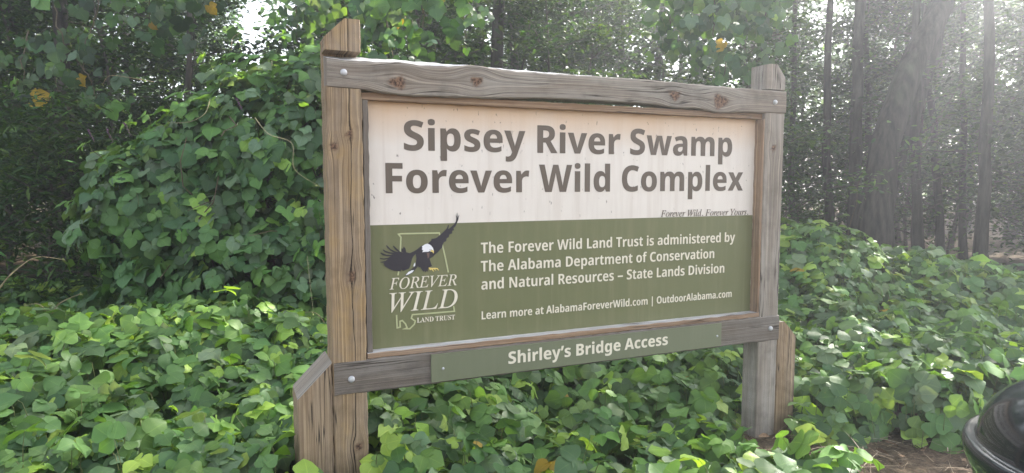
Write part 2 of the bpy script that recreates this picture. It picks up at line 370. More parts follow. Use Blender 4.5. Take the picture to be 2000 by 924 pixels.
GLYPHS = {
 'T': {
  ' ': '260',
  'A': '703;523,0 474,157 229,157 180,0 0,0 245,717 456,717 703,0;394,438 389,454* 373,517* 356,585* 351,606 347,583* 331,519* 316,458* 311,438 266,294 438,294',
  'B': '668;319,714 469,714* 602,625* 602,536 602,491* 569,426* 515,386* 484,379 484,374 517,367* 579,332* 619,264* 619,207 619,142* 554,49* 435,0* 353,0 82,0 82,714;326,432 385,432* 432,477* 432,513 432,550* 378,586* 319,586 248,586 248,432;248,309 248,130 336,130 398,130* 447,181* 447,221 447,245* 426,285* 375,309* 331,309',
  'C': '645;397,587 357,587* 293,555* 248,495* 224,409* 224,355 224,282* 264,180* 344,127* 405,127 452,127* 540,151* 583,168 583,27 538,8* 443,-10* 386,-10 272,-10* 124,81* 54,247* 54,356 54,437* 99,572* 186,670* 315,724* 399,724 452,724* 562,701* 614,676 561,544 523,562* 443,587*',
  'F': '534;246,0 82,0 82,714 498,714 498,579 246,579 246,412 480,412 480,277 246,277',
  'R': '662;307,714 401,714* 527,667* 589,575* 589,505 589,458* 557,385* 500,332* 463,313 667,0 478,0 322,269 248,269 248,0 82,0 82,714;303,586 248,586 248,396 303,396 358,396* 421,443* 421,497 421,527* 397,566* 344,586*',
  'S': '570;533,210 533,151* 473,51* 352,-10* 260,-10 213,-10* 140,-1* 77,17* 46,32 46,181 98,156* 213,126* 264,126 299,126* 344,144* 367,175* 367,196 367,219* 340,251* 280,282* 228,304 173,328* 94,383* 52,463* 52,522 52,588* 117,678* 234,724* 310,724 377,724* 485,695* 528,676 478,546 434,566* 346,590* 305,590 275,590* 235,574* 217,546* 217,528 217,506* 244,475* 306,442* 361,418 416,395* 492,341* 533,266*',
  'W': '1010;996,714 816,0 624,0 537,352 534,365* 525,407* 515,457* 507,503* 505,518 503,503* 495,457* 485,407* 476,364* 473,352 386,0 194,0 14,714 176,714 263,335 266,320* 276,272* 287,219* 296,170* 298,151 302,179* 313,247* 328,317* 342,379* 347,401 427,714 583,714 663,401 668,379* 682,316* 697,245* 709,177* 712,151 715,176* 728,245* 742,314* 747,335 834,714',
  'a': '607;323,558 426,558* 538,459* 538,364 538,0 424,0 392,74 388,74 365,45* 316,7* 253,-10* 207,-10 159,-10* 83,28* 39,105* 39,164 39,250* 162,337* 283,341 375,344 375,359 375,404* 333,440* 296,440 261,440* 182,417* 143,399 95,509 140,533* 254,558*;322,249 257,246* 205,207* 205,172 205,139* 242,108* 272,108 316,108* 375,160* 375,207 375,251',
  'c': '523;313,-10 233,-10* 112,49* 45,174* 45,272 45,372* 119,498* 245,559* 326,559 374,559* 461,538* 496,520 448,397 417,410* 356,428* 325,428 290,428* 239,394* 212,325* 212,273 212,220* 240,154* 290,122* 325,122 367,122* 445,146* 480,166 480,34 448,14* 367,-10*',
  'd': '636;248,-10 159,-10* 45,134* 45,274 45,415* 161,559* 253,559 292,559* 348,538* 389,501* 404,478 408,478 405,497* 400,565* 400,595 400,760 565,760 565,0 440,0 406,71 400,71 386,48* 345,12* 287,-10*;309,120 365,120* 411,188* 412,257 412,272 412,346* 367,426* 307,426 263,426* 212,347* 212,271 212,195* 263,120*',
  'e': '604;309,559 387,559* 499,501* 559,390* 559,308 559,232 212,232 214,176* 282,110* 346,110 397,110* 482,130* 527,151 527,29 486,9* 395,-10* 328,-10 246,-10* 119,50* 45,175* 45,271 45,367* 112,495* 231,559*;314,444 272,444* 220,392* 215,339 408,339 408,369* 386,416* 345,444*',
  'g': '636;251,559 308,559* 383,515* 407,480 411,480 425,549 565,549 565,-3 565,-81* 504,-186* 379,-240* 284,-240 219,-240* 119,-225* 74,-207 74,-69 121,-90* 214,-111* 277,-111 338,-111* 401,-59* 401,-11 401,2 401,15* 404,53* 406,70 401,70 379,35* 306,-10* 250,-10 157,-10* 45,136* 45,274 45,410* 159,559*;308,430 277,430* 233,394* 212,323* 212,271 212,192* 261,118* 310,118 338,118* 377,135* 401,168* 412,219* 412,253 412,276 412,327* 393,395* 347,430*',
  'h': '656;235,622 235,572* 230,499* 228,479 236,479 254,508* 300,542* 359,558* 392,558 449,558* 537,517* 588,428* 588,357 588,0 424,0 424,313 424,370* 385,429* 343,429 302,429* 255,387* 235,309* 235,252 235,0 71,0 71,760 235,760',
  'i': '307;236,549 236,0 72,0 72,549;154,766 190,766* 243,734* 243,688 243,645* 190,612* 154,612 118,612* 66,645* 66,688 66,734* 118,766*',
  'l': '306;235,0 71,0 71,760 235,760',
  'm': '983;723,559 817,559* 914,463* 914,357 914,0 751,0 751,313 751,376* 712,429* 673,429 618,429* 574,345* 574,268 574,0 411,0 411,313 411,353* 394,404* 361,429* 334,429 296,429* 252,387* 235,309* 235,252 235,0 71,0 71,549 196,549 220,479 225,479 240,504* 287,539* 350,559* 389,559 450,559* 530,517* 553,478 559,478 585,517* 671,559*',
  'o': '629;583,276 583,207* 545,100* 475,28* 376,-10* 313,-10 255,-10* 157,28* 85,100* 45,207* 45,276 45,367* 111,493* 231,559* 316,559 394,559* 514,493* 583,367*;212,276 212,224* 233,151* 278,114* 315,114 351,114* 395,151* 416,224* 416,276 416,327* 395,398* 350,434* 314,434 260,434* 212,353*',
  'p': '636;387,559 481,559* 589,414* 589,276 589,182* 536,54* 443,-10* 382,-10 343,-10* 286,11* 248,41* 235,58 229,58 231,39* 235,-7* 235,-33 235,-240 71,-240 71,549 204,549 227,478 235,478 249,500* 290,537* 348,559*;330,429 295,429* 254,398* 236,338* 235,292 235,276 235,227* 252,158* 294,123* 331,123 362,123* 403,157* 423,225* 423,277 423,355* 376,429*',
  'r': '454;383,559 399,559* 433,555* 442,553 427,399 416,401* 386,405* 364,405 342,405* 297,393* 258,364* 235,314* 235,276 235,0 71,0 71,549 195,549 219,458 227,458 242,486* 290,532* 350,559*',
  's': '507;466,164 466,112* 417,33* 316,-10* 237,-10 179,-10* 89,4* 45,22 45,156 93,134* 196,111* 232,111 273,111* 311,133* 311,153 311,167* 290,188* 238,213* 189,232 141,251* 77,295* 44,356* 44,401 44,479* 166,559* 265,559 319,559* 412,536* 460,514 414,405 374,423* 293,445* 264,445 234,445* 201,426* 201,410 201,397* 220,377* 271,355* 319,336 367,317* 433,273* 466,212*',
  'v': '584;209,0 0,549 171,549 271,224 273,216* 281,188* 288,158* 289,146 292,146 293,158* 299,187* 308,214* 310,224 413,549 584,549 375,0',
  'w': '877;470,258 463,284* 451,346* 441,402* 439,417 436,417 434,402* 423,346* 410,281* 403,253 336,0 162,0 12,549 174,549 227,317 233,293* 244,229* 253,166* 254,141 258,141 259,159* 267,207* 276,256* 285,296* 287,305 350,549 530,549 589,303 594,283* 606,226* 617,165* 619,141 623,141 625,166* 633,230* 645,294* 650,317 706,549 866,549 714,0 537,0',
  'x': '603;191,280 17,549 204,549 302,381 401,549 587,549 411,280 595,0 409,0 302,180 194,0 8,0',
  'y': '584;0,549 172,549 272,235 276,222* 284,194* 290,166* 291,152 295,152 298,173* 310,216* 316,234 415,549 584,549 361,-45 338,-108* 275,-195* 184,-240* 116,-240 91,-240* 53,-235* 40,-232 40,-103 51,-105* 82,-109* 99,-109 130,-109* 171,-84* 199,-42* 208,-17 217,5',
  '’': '230;213,713 220,702 211,667* 183,571* 150,476* 134,439 16,439 23,471* 38,543* 51,616* 62,684* 65,713',
 },
 'B': {
  ' ': '260',
  '.': '283;59,68 59,111* 106,148* 141,148 177,148* 223,110* 223,68 223,26* 176,-13* 141,-13 106,-13* 59,26*',
  'A': '615;472,0 418,181 197,181 143,0 0,0 225,716 388,716 615,0;339,476 335,493* 322,543* 310,596* 307,613 303,593* 293,544* 281,496* 276,477 225,295 390,295',
  'C': '577;364,611 322,611* 257,574* 213,507* 190,413* 190,356 190,276* 230,163* 310,104* 369,104 410,104* 486,124* 523,140 523,24 485,7* 402,-10* 352,-10 252,-10* 119,79* 52,244* 52,357 52,437* 92,571* 171,670* 286,724* 361,724 410,724* 506,702* 549,680 506,571 474,588* 404,611*',
  'D': '663;611,368 611,247* 530,83* 380,0* 274,0 80,0 80,714 289,714 391,714* 535,635* 611,481*;472,363 472,445* 429,550* 346,602* 284,602 213,602 213,113 271,113 374,113* 472,238*',
  'F': '482;212,0 80,0 80,714 452,714 452,602 212,602 212,400 436,400 436,288 212,288',
  'L': '493;80,0 80,714 213,714 213,113 468,113 468,0',
  'N': '725;645,0 481,0 197,538 193,538 195,511* 199,449* 201,388* 201,360 201,0 80,0 80,714 243,714 526,183 530,183 528,207* 525,268* 523,330* 523,355 523,714 645,714',
  'O': '711;659,358 659,275* 622,140* 547,42* 433,-10* 356,-10 278,-10* 163,43* 88,140* 52,276* 52,359 52,473* 118,637* 254,725* 356,725 459,725* 593,634* 659,469*;192,358 192,277* 227,164* 300,105* 355,105 412,105* 484,164* 519,277* 519,358 519,480* 441,611* 356,611 300,611* 226,552* 192,439*',
  'R': '592;272,714 359,714* 473,668* 530,577* 530,508 530,460* 499,386* 445,334* 408,316 589,0 438,0 292,281 213,281 213,0 80,0 80,714;269,605 213,605 213,386 272,386 332,386* 394,442* 394,501 394,537* 367,583* 312,605*',
  'S': '513;476,204 476,142* 419,46* 310,-10* 232,-10 194,-10* 127,-2* 69,15* 42,29 42,155 85,133* 186,105* 232,105 269,105* 317,128* 342,167* 342,192 342,219* 318,257* 262,292* 211,314 160,338* 87,393* 48,471* 48,528 48,590* 105,677* 209,724* 277,724 333,724* 429,699* 469,680 429,569 391,588* 313,610* 276,610 245,610* 203,590* 182,555* 182,533 182,505* 206,468* 263,433* 313,410 366,386* 438,330* 476,257*',
  'T': '514;323,0 190,0 190,600 16,600 16,714 498,714 498,600 323,600',
  'W': '898;889,714 722,0 570,0 478,383 474,399* 465,440* 457,484* 450,527* 448,544 447,529* 440,489* 432,444* 423,400* 419,383 328,0 177,0 9,714 141,714 227,323 231,303* 240,255* 249,205* 256,159* 259,139 262,164* 271,220* 282,277* 293,329* 298,349 387,714 510,714 598,349 604,328* 615,275* 626,218* 635,163* 638,139 641,167* 651,231* 664,296* 670,323 756,714',
  'a': '538;283,554 376,554* 471,458* 471,363 471,0 378,0 355,74 351,74 331,46* 286,8* 229,-10* 189,-10 143,-10* 74,31* 37,107* 37,159 37,243* 150,330* 260,334 342,337 342,359 342,411* 301,455* 262,455 230,455* 161,433* 126,415 88,507 128,529* 226,554*;288,253 224,251* 169,205* 169,163 169,125* 206,89* 237,89 283,89* 342,151* 342,208 342,256',
  'b': '576;199,575 199,549* 196,497* 194,473 199,473 222,510* 291,554* 342,554 428,554* 532,410* 532,273 532,182* 484,55* 398,-10* 340,-10 288,-10* 223,29* 199,61 191,61 170,0 69,0 69,760 199,760;302,447 264,447* 219,410* 199,338* 199,285 199,266 199,181* 246,97* 304,97 351,97* 399,186* 399,274 399,360* 352,447*',
  'c': '462;281,-10 208,-10* 102,50* 45,174* 45,269 45,363* 105,490* 214,554* 288,554 331,554* 406,536* 436,520 398,418 372,431* 318,446* 291,446 254,446* 203,406* 177,328* 177,270 177,213* 203,136* 254,98* 291,98 327,98* 393,119* 423,137 423,28 395,10* 325,-10*',
  'd': '576;235,-10 148,-10* 44,135* 44,272 44,409* 149,554* 236,554 270,554* 323,535* 364,499* 378,474 383,474 381,496* 377,551* 377,572 377,760 507,760 507,0 405,0 383,67 377,67 362,44* 322,10* 270,-10*;276,96 333,96* 382,174* 382,254 382,276 382,360* 335,446* 275,446 227,446* 177,355* 177,271 177,184* 227,96*',
  'e': '536;275,554 344,554* 442,495* 494,385* 494,308 494,239 176,239 177,167* 244,91* 308,91 352,91* 426,111* 467,131 467,27 429,8* 348,-10* 293,-10 216,-10* 104,54* 45,179* 45,269 45,362* 101,488* 204,554*;277,457 234,457* 182,394* 178,330 371,330 371,368* 350,424* 309,457*',
  'f': '343;332,443 221,443 221,0 91,0 91,443 14,443 14,508 92,545 92,565 92,669* 171,765* 256,765 289,765* 344,754* 372,744 343,650 329,655* 295,662* 277,662 248,662* 221,620* 221,571 221,544 332,544',
  'h': '585;199,587 199,553* 195,495* 192,473 199,473 214,501* 257,536* 312,554* 343,554 398,554* 476,511* 518,425* 518,357 518,0 388,0 388,326 388,387* 350,446* 308,446 267,446* 219,404* 199,324* 199,263 199,0 69,0 69,760 199,760',
  'i': '269;200,544 200,0 70,0 70,544;135,756 167,756* 207,723* 207,686 207,649* 166,616* 135,616 104,616* 64,649* 64,686 64,724* 103,756*',
  'l': '268;199,0 69,0 69,760 199,760',
  'm': '877;642,554 726,554* 810,459* 810,356 810,0 681,0 681,325 681,388* 643,446* 604,446 549,446* 504,361* 504,279 504,0 375,0 375,326 375,367* 358,420* 325,446* 299,446 260,446* 217,403* 199,322* 199,263 199,0 69,0 69,544 170,544 188,474 194,474 208,500* 251,535* 307,554* 341,554 397,554* 468,511* 486,472 493,472 516,513* 593,554*',
  'n': '585;344,554 427,554* 518,459* 518,357 518,0 388,0 388,326 388,386* 350,446* 307,446 246,446* 199,356* 199,263 199,0 69,0 69,544 170,544 187,472 194,472 209,499* 254,536* 311,554*',
  'o': '566;522,273 522,209* 491,105* 430,30* 340,-10* 282,-10 227,-10* 140,30* 78,104* 44,209* 44,273 44,362* 100,487* 207,554* 284,554 355,554* 462,489* 522,364*;177,273 177,216* 199,135* 247,94* 284,94 321,94* 367,135* 389,216* 389,273 389,331* 367,409* 321,450* 283,450 227,450* 177,360*',
  'p': '576;341,554 430,554* 532,411* 532,273 532,182* 484,55* 398,-10* 341,-10 306,-10* 253,10* 213,44* 199,65 194,65 196,43* 199,-3* 199,-24 199,-240 69,-240 69,544 175,544 193,472 199,472 215,498* 254,535* 307,554*;302,448 265,448* 220,413* 200,343* 199,288 199,269 199,212* 219,136* 264,98* 302,98 335,98* 378,138* 399,216* 399,273 399,360* 351,448*',
  'r': '401;334,554 348,554* 378,551* 389,548 376,421 365,424* 338,427* 321,427 297,427* 253,409* 219,372* 199,316* 199,279 199,0 69,0 69,544 169,544 188,452 194,452 208,480* 250,527* 304,554*',
  's': '447;410,158 410,105* 364,30* 274,-10* 207,-10 157,-10* 77,6* 41,22 41,137 77,118* 164,93* 202,93 244,93* 285,123* 285,149 285,165* 267,190* 220,218* 175,237 132,256* 72,300* 40,360* 40,403 40,475* 147,554* 235,554 282,554* 363,533* 404,513 365,419 334,435* 266,456* 235,456 201,456* 164,431* 164,409 164,393* 183,369* 231,344* 273,325 317,305* 378,262* 410,202*',
  't': '368;272,97 291,97* 329,106* 346,112 346,13 324,3* 269,-10* 235,-10 188,-10* 120,23* 82,99* 82,164 82,443 18,443 18,503 91,544 128,661 212,661 212,544 340,544 340,443 212,443 212,170 212,134* 243,97*',
  'u': '585;516,544 516,0 414,0 398,70 391,70 376,43* 329,7* 273,-10* 241,-10 186,-10* 107,34* 66,123* 66,189 66,544 197,544 197,221 197,160* 235,99* 276,99 319,99* 367,139* 386,219* 386,276 386,544',
  'v': '507;185,0 1,544 137,544 226,233 231,217* 241,179* 249,141* 250,124 254,124 256,139* 263,174* 274,212* 278,228 370,544 506,544 322,0',
  'y': '508;1,544 138,544 229,248 234,230* 244,193* 252,158* 254,141 258,141 261,164* 276,219* 284,247 372,544 507,544 305,-57 285,-117* 231,-199* 154,-240* 99,-240 78,-240* 44,-235* 30,-232 30,-125 41,-128* 68,-131* 82,-131 109,-131* 145,-110* 170,-68* 180,-36 194,4',
  '|': '486;192,763 294,763 294,-231 192,-231',
  '–': '500;36,218 36,321 464,321 464,218',
 },
 'I': {
  ' ': '260',
  '.': '268;133,-14 108,-14* 72,18* 72,54 72,91* 108,121* 133,121 159,121* 196,91* 196,54 196,18* 159,-14*',
  'D': '755;-53,0 -47,20 -42,20 5,20* 48,56* 62,108 187,573 196,608* 196,624 196,649* 160,670* 120,672 126,692 391,692 491,692* 635,623* 713,494* 713,405 713,324* 647,178* 524,65* 353,0* 248,0;253,33 338,33* 466,98* 553,210* 597,352* 597,428 597,541* 486,659* 378,659 346,659* 314,648* 297,612* 287,576 168,133 156,90* 156,73 156,50* 179,42 190,38* 228,33*',
  'E': '676;-50,0 -45,20 -41,20 6,20* 48,55* 62,109 187,573 196,608* 196,624 196,649* 161,670* 121,672 126,692 655,692 626,542 609,542 609,546 609,592* 587,640* 523,658* 460,658 375,658 345,658* 315,649* 300,620* 292,590 237,387 321,387 396,387* 464,433* 478,485 497,485 427,240 409,240 412,260* 412,279 412,311* 397,343* 356,353* 318,353 229,353 167,124 163,107* 156,78* 156,70 156,50* 173,42 188,35* 228,35 297,35 368,35* 470,66* 545,135* 575,190 595,190 523,0',
  'F': '604;-46,0 -40,20 -36,20 -4,20* 33,34* 57,73* 67,109 192,573 201,608* 201,624 201,649* 165,670* 125,672 131,692 627,692 596,528 576,528 577,532* 577,543* 577,547 577,609* 522,657* 457,657 378,657 337,657* 325,648 313,639* 308,623 306,616* 275,496* 246,384 302,384 353,384* 415,401* 455,445* 471,484 491,484 425,233 404,233 406,245* 408,270* 408,283 407,323* 373,350* 316,350 237,350 173,103 171,95* 167,72* 167,66 167,38* 206,20* 252,18 250,0',
  'I': '365;-46,0 -40,20 -36,20 -4,20* 33,34* 57,72* 67,108 192,573 201,608* 201,624 201,649* 165,670* 125,672 131,692 410,692 405,672 397,672 354,672* 312,635* 298,584 173,119 164,85* 164,67 164,42* 199,22* 239,20 234,0',
  'L': '668;-36,0 -31,20 -27,20 20,20* 63,56* 77,108 201,573 206,590* 211,616* 211,624 211,649* 175,670* 135,672 140,692 415,692 408,673 364,673* 320,636* 306,585 186,137 179,110* 172,80* 172,76 172,51* 204,35* 245,35 316,35 394,35* 492,62* 561,132* 594,196 613,196 548,0',
  'O': '769;298,-15 216,-15* 97,47* 32,162* 32,241 32,309* 82,443* 169,563* 282,654* 410,707* 475,707 557,707* 673,643* 736,527* 736,450 736,395* 700,280* 637,172* 554,80* 506,48 412,-15*;299,15 351,15* 446,71* 528,167* 589,290* 623,426* 623,493 623,583* 547,677* 477,677 423,677* 317,614* 226,501* 194,426 170,370* 145,259* 145,204 145,113* 226,15*',
  'R': '671;-50,0 -45,20 -40,20 7,20* 50,59* 63,108 187,573 196,605* 196,625 196,650* 161,670* 121,672 126,692 419,692 524,692* 630,613* 630,542 630,400* 431,350 523,127 546,72* 589,20* 624,20 628,20 622,0 467,0 329,340 307,340 282,340* 242,342* 227,344 170,132 158,86* 158,68 158,40* 193,19* 230,19 241,19 235,0;301,372 405,372* 516,463* 516,541 516,659* 374,659 349,659* 319,650* 302,622* 294,593 235,376 250,375* 283,372*',
  'V': '650;119,-15 143,588 145,635* 110,672* 66,672 56,672 60,692 337,692 332,674 324,674 276,674* 243,634* 241,576 222,142 572,558 622,619* 622,640 622,660* 605,666 589,672* 552,672 556,692 769,692 762,672 760,672 732,672* 676,621* 635,572 141,-15',
  'W': '882;123,-15 147,587 149,635* 110,673* 60,674 63,692 341,692 336,674 328,674 280,674* 247,634* 245,576 228,172 478,528 481,589 483,634* 447,673* 405,673 398,673 402,692 667,692 661,673 628,673* 593,657* 579,610* 577,563 561,179 811,554 849,612* 849,642 849,670* 777,673 784,692 993,692 989,673 986,673 957,673* 902,620* 867,568 475,-15 456,-15 476,462 142,-15',
  'Y': '613;71,0 78,18 119,20* 164,34* 186,68* 194,98 248,299 157,545 139,595* 103,650* 56,672* 20,672 25,692 325,692 318,672 275,670* 238,654* 238,630 238,620* 244,598* 248,585 334,350 495,533 529,571* 545,595 562,620* 562,636 562,654* 542,663 532,667* 501,671* 480,672 485,692 723,692 717,670 690,670* 628,620* 584,570 350,305 294,98 292,90* 287,68* 287,60 287,33* 309,26 331,18* 384,18 378,0',
  'd': '528;91,-12 42,-12* -13,52* -13,109 -13,157* 29,270* 102,377* 148,415 182,444* 252,471* 286,471 346,471* 361,437 406,619 408,626* 410,642* 410,649 410,665* 388,677* 362,677 347,677 352,696 417,700* 455,713 491,725* 504,725 513,725* 513,715 513,711* 511,699* 510,697 358,120 354,103* 348,76* 348,66 348,45* 372,45 398,45* 456,120 472,107 426,46* 357,-12* 323,-12 272,-12* 272,40 272,79* 300,167 247,76* 149,-12*;135,41 161,41* 218,88* 274,166* 318,258* 345,349* 345,386 345,415* 318,447* 295,447 246,447* 147,351* 112,265 76,178* 76,116 76,81* 108,41*',
  'e': '428;132,-10 68,-10* -6,72* -6,147 -6,195* 33,297* 104,390* 150,422 220,471* 291,471 336,471* 384,432* 384,396 384,333* 236,231* 91,212 87,192* 84,159* 84,146 84,38* 177,38 248,38* 329,121 344,106 296,46* 194,-10*;95,235 196,249* 304,343* 304,404 304,444* 268,444 237,444* 170,390* 113,295*',
  'i': '264;182,586 162,586* 131,616* 131,637 131,657* 162,689* 182,689 203,689* 234,658* 234,637 234,615* 204,586*;49,-12 0,-12* 0,43 0,58* 10,100* 17,128 82,359 84,367* 89,388* 89,393 89,413* 59,428* 26,428 30,445 68,450* 125,458* 143,462 179,471* 184,471 195,471* 195,459 195,455* 193,446* 191,441 94,117 86,88* 86,77 86,48* 107,48 137,48* 193,125 208,110 123,-12*',
  'l': '257;47,-11 24,-11* -3,16* -3,39 -3,53* 10,108* 20,148 146,614 151,631* 151,644 151,668* 124,682* 87,683 89,701 127,706* 182,713* 200,717 238,725* 243,725 255,725* 255,716 253,705* 250,693 93,125 83,86* 83,74 83,51* 101,51 128,51* 182,122 198,107 155,47* 75,-11*',
  'o': '522;157,-12 83,-12* -6,77* -6,152 -6,209* 47,322* 136,415* 245,471* 300,471 377,471* 467,382* 467,307 467,257* 424,154* 350,64* 303,34 232,-12*;168,17 209,17* 285,78* 344,176* 379,287* 379,337 379,445* 294,445 245,445* 149,352* 116,273 83,194* 83,124 83,72* 128,17*',
  'r': '333;-19,0 68,311 83,365* 83,386 83,409* 56,421* 19,423 22,442 60,448* 116,458* 134,462 170,471* 176,471 189,471* 185,458 133,267 250,471* 309,471 329,471* 353,444* 353,421 353,394* 321,358* 298,358 281,358* 255,380* 253,399 126,269* 61,0',
  's': '370;116,-12 75,-12* 48,-1 24,9* 9,9 -10,9* -13,-6 -33,-6 -11,158 6,157 9,88* 62,15* 106,15 141,15* 187,63* 187,102 187,137* 155,178 139,198* 109,239* 94,260 78,283* 59,331* 59,354 59,405* 129,471* 183,471 223,471* 247,461 272,450* 288,450 310,450* 311,468 328,468 308,319 291,319 278,445* 194,445 169,445* 135,411* 135,388 135,356* 172,310 188,290* 218,250* 231,230 247,205* 267,157* 267,132 267,92* 228,27* 160,-12*',
  'u': '542;68,-12 38,-12* 6,24* 6,56 6,73* 17,131* 28,172 75,340 79,354* 83,381* 83,395 83,415* 56,428* 20,428 23,446 61,451* 116,459* 134,463 172,471* 177,471 190,471* 190,464 190,460* 188,446* 186,440 105,159 97,129* 88,90* 88,80 88,48* 118,48 146,48* 223,114* 304,228* 371,377* 389,460 467,460 380,137 367,89* 367,70 367,48* 387,48 418,48* 469,125 483,111 410,-12* 331,-12 281,-12* 281,40 281,70* 296,121 327,228 251,107* 127,-12*',
  'v': '442;91,-12 75,254 72,309* 61,379* 53,395 38,426* -1,426 -9,426 -5,445 21,449* 63,458* 78,462 92,467* 113,470* 118,470 142,470* 152,280 163,87 208,132* 279,216* 305,253 358,329* 358,356 358,366* 344,378 331,390* 311,415* 311,429 311,449* 337,472* 358,472 379,472* 406,438* 406,409 406,316* 237,127 112,-12',
 },
 'S': {
  ' ': '260',
  'A': '650;-13,0 -13,27 16,27* 54,63* 73,111 307,694 334,693 572,129 595,75* 629,27* 660,27 660,0 341,0 341,27 422,27* 422,68 422,82* 406,121 376,197 154,197 117,105 114,98* 111,77* 111,72 111,27* 184,27 190,27 190,0;169,239 360,239 263,475',
  'D': '738;30,0 30,26 77,28* 110,60* 110,111 110,557 110,616* 71,653* 22,653 22,678 330,678 510,678* 697,502* 697,339 697,0* 340,0;331,36 429,36* 522,187* 522,341 522,645* 332,645 294,645* 271,616* 271,573 271,107 271,65* 294,36*',
  'L': '635;23,0 23,26 75,28* 111,66* 111,120 111,564 111,614* 74,651* 24,653 24,678 372,678 372,653 332,653* 288,639* 271,601* 271,564 271,123 271,88* 281,52* 314,41* 348,41 420,41* 517,77* 584,160* 609,230 636,230 598,0',
  'N': '735;600,-16 159,521 159,117 159,64* 194,28* 248,26 248,0 27,0 27,26 62,27* 99,42* 113,81* 113,117 113,578 62,641* 54,645 44,650* 27,653 27,678 233,678 582,251 582,562 582,598* 568,635* 530,650* 493,653 493,678 714,678 714,653 662,651* 628,614* 628,561 628,-16',
  'R': '704;23,0 23,26 75,28* 111,66* 111,120 111,564 111,612* 74,650* 24,653 24,678 323,678 473,678* 621,590* 621,498 621,374* 469,333 643,75 660,50* 687,26* 712,26 715,26 715,0 504,0 300,316 271,316 271,120 271,66* 307,28* 360,26 360,0;271,348 303,348 381,348* 452,421* 452,500 452,642* 334,642 294,642* 271,616* 271,574',
  'S': '581;64,-16 64,235 93,235 117,126* 215,22* 293,22 350,22* 415,85* 415,133 415,199* 335,238 242,284 155,327* 74,425* 74,494 74,555* 126,644* 217,694* 275,694 305,694* 378,680* 420,667 428,665* 440,662* 446,662 472,662* 477,694 505,694 505,475 480,475 466,531* 408,615* 331,662* 289,662 238,662* 178,608* 178,566 178,527* 230,475* 281,451 377,406 438,378* 507,316* 535,244* 535,198 535,134* 474,38* 362,-15* 286,-15 261,-15* 211,-8* 187,1 162,10* 131,18* 126,18 110,18* 96,3* 91,-16',
  'T': '630;137,0 137,26 191,26* 232,66* 232,120 232,645 222,645 143,645* 51,556* 43,473 16,473 16,678 611,678 611,472 586,472 569,645* 400,645 392,645 392,120 392,64* 431,26* 488,26 488,0',
  'U': '733;369,-19 231,-19* 109,104* 109,231 109,564 109,612* 72,650* 22,653 22,678 358,678 358,653 321,650* 282,636* 269,600* 269,564 269,208 269,120* 336,33* 409,33 584,33* 584,237 584,563 584,612* 546,649* 489,653 489,678 706,678 706,653 660,647* 629,608* 629,563 629,270 629,115* 502,-19*',
 },
}
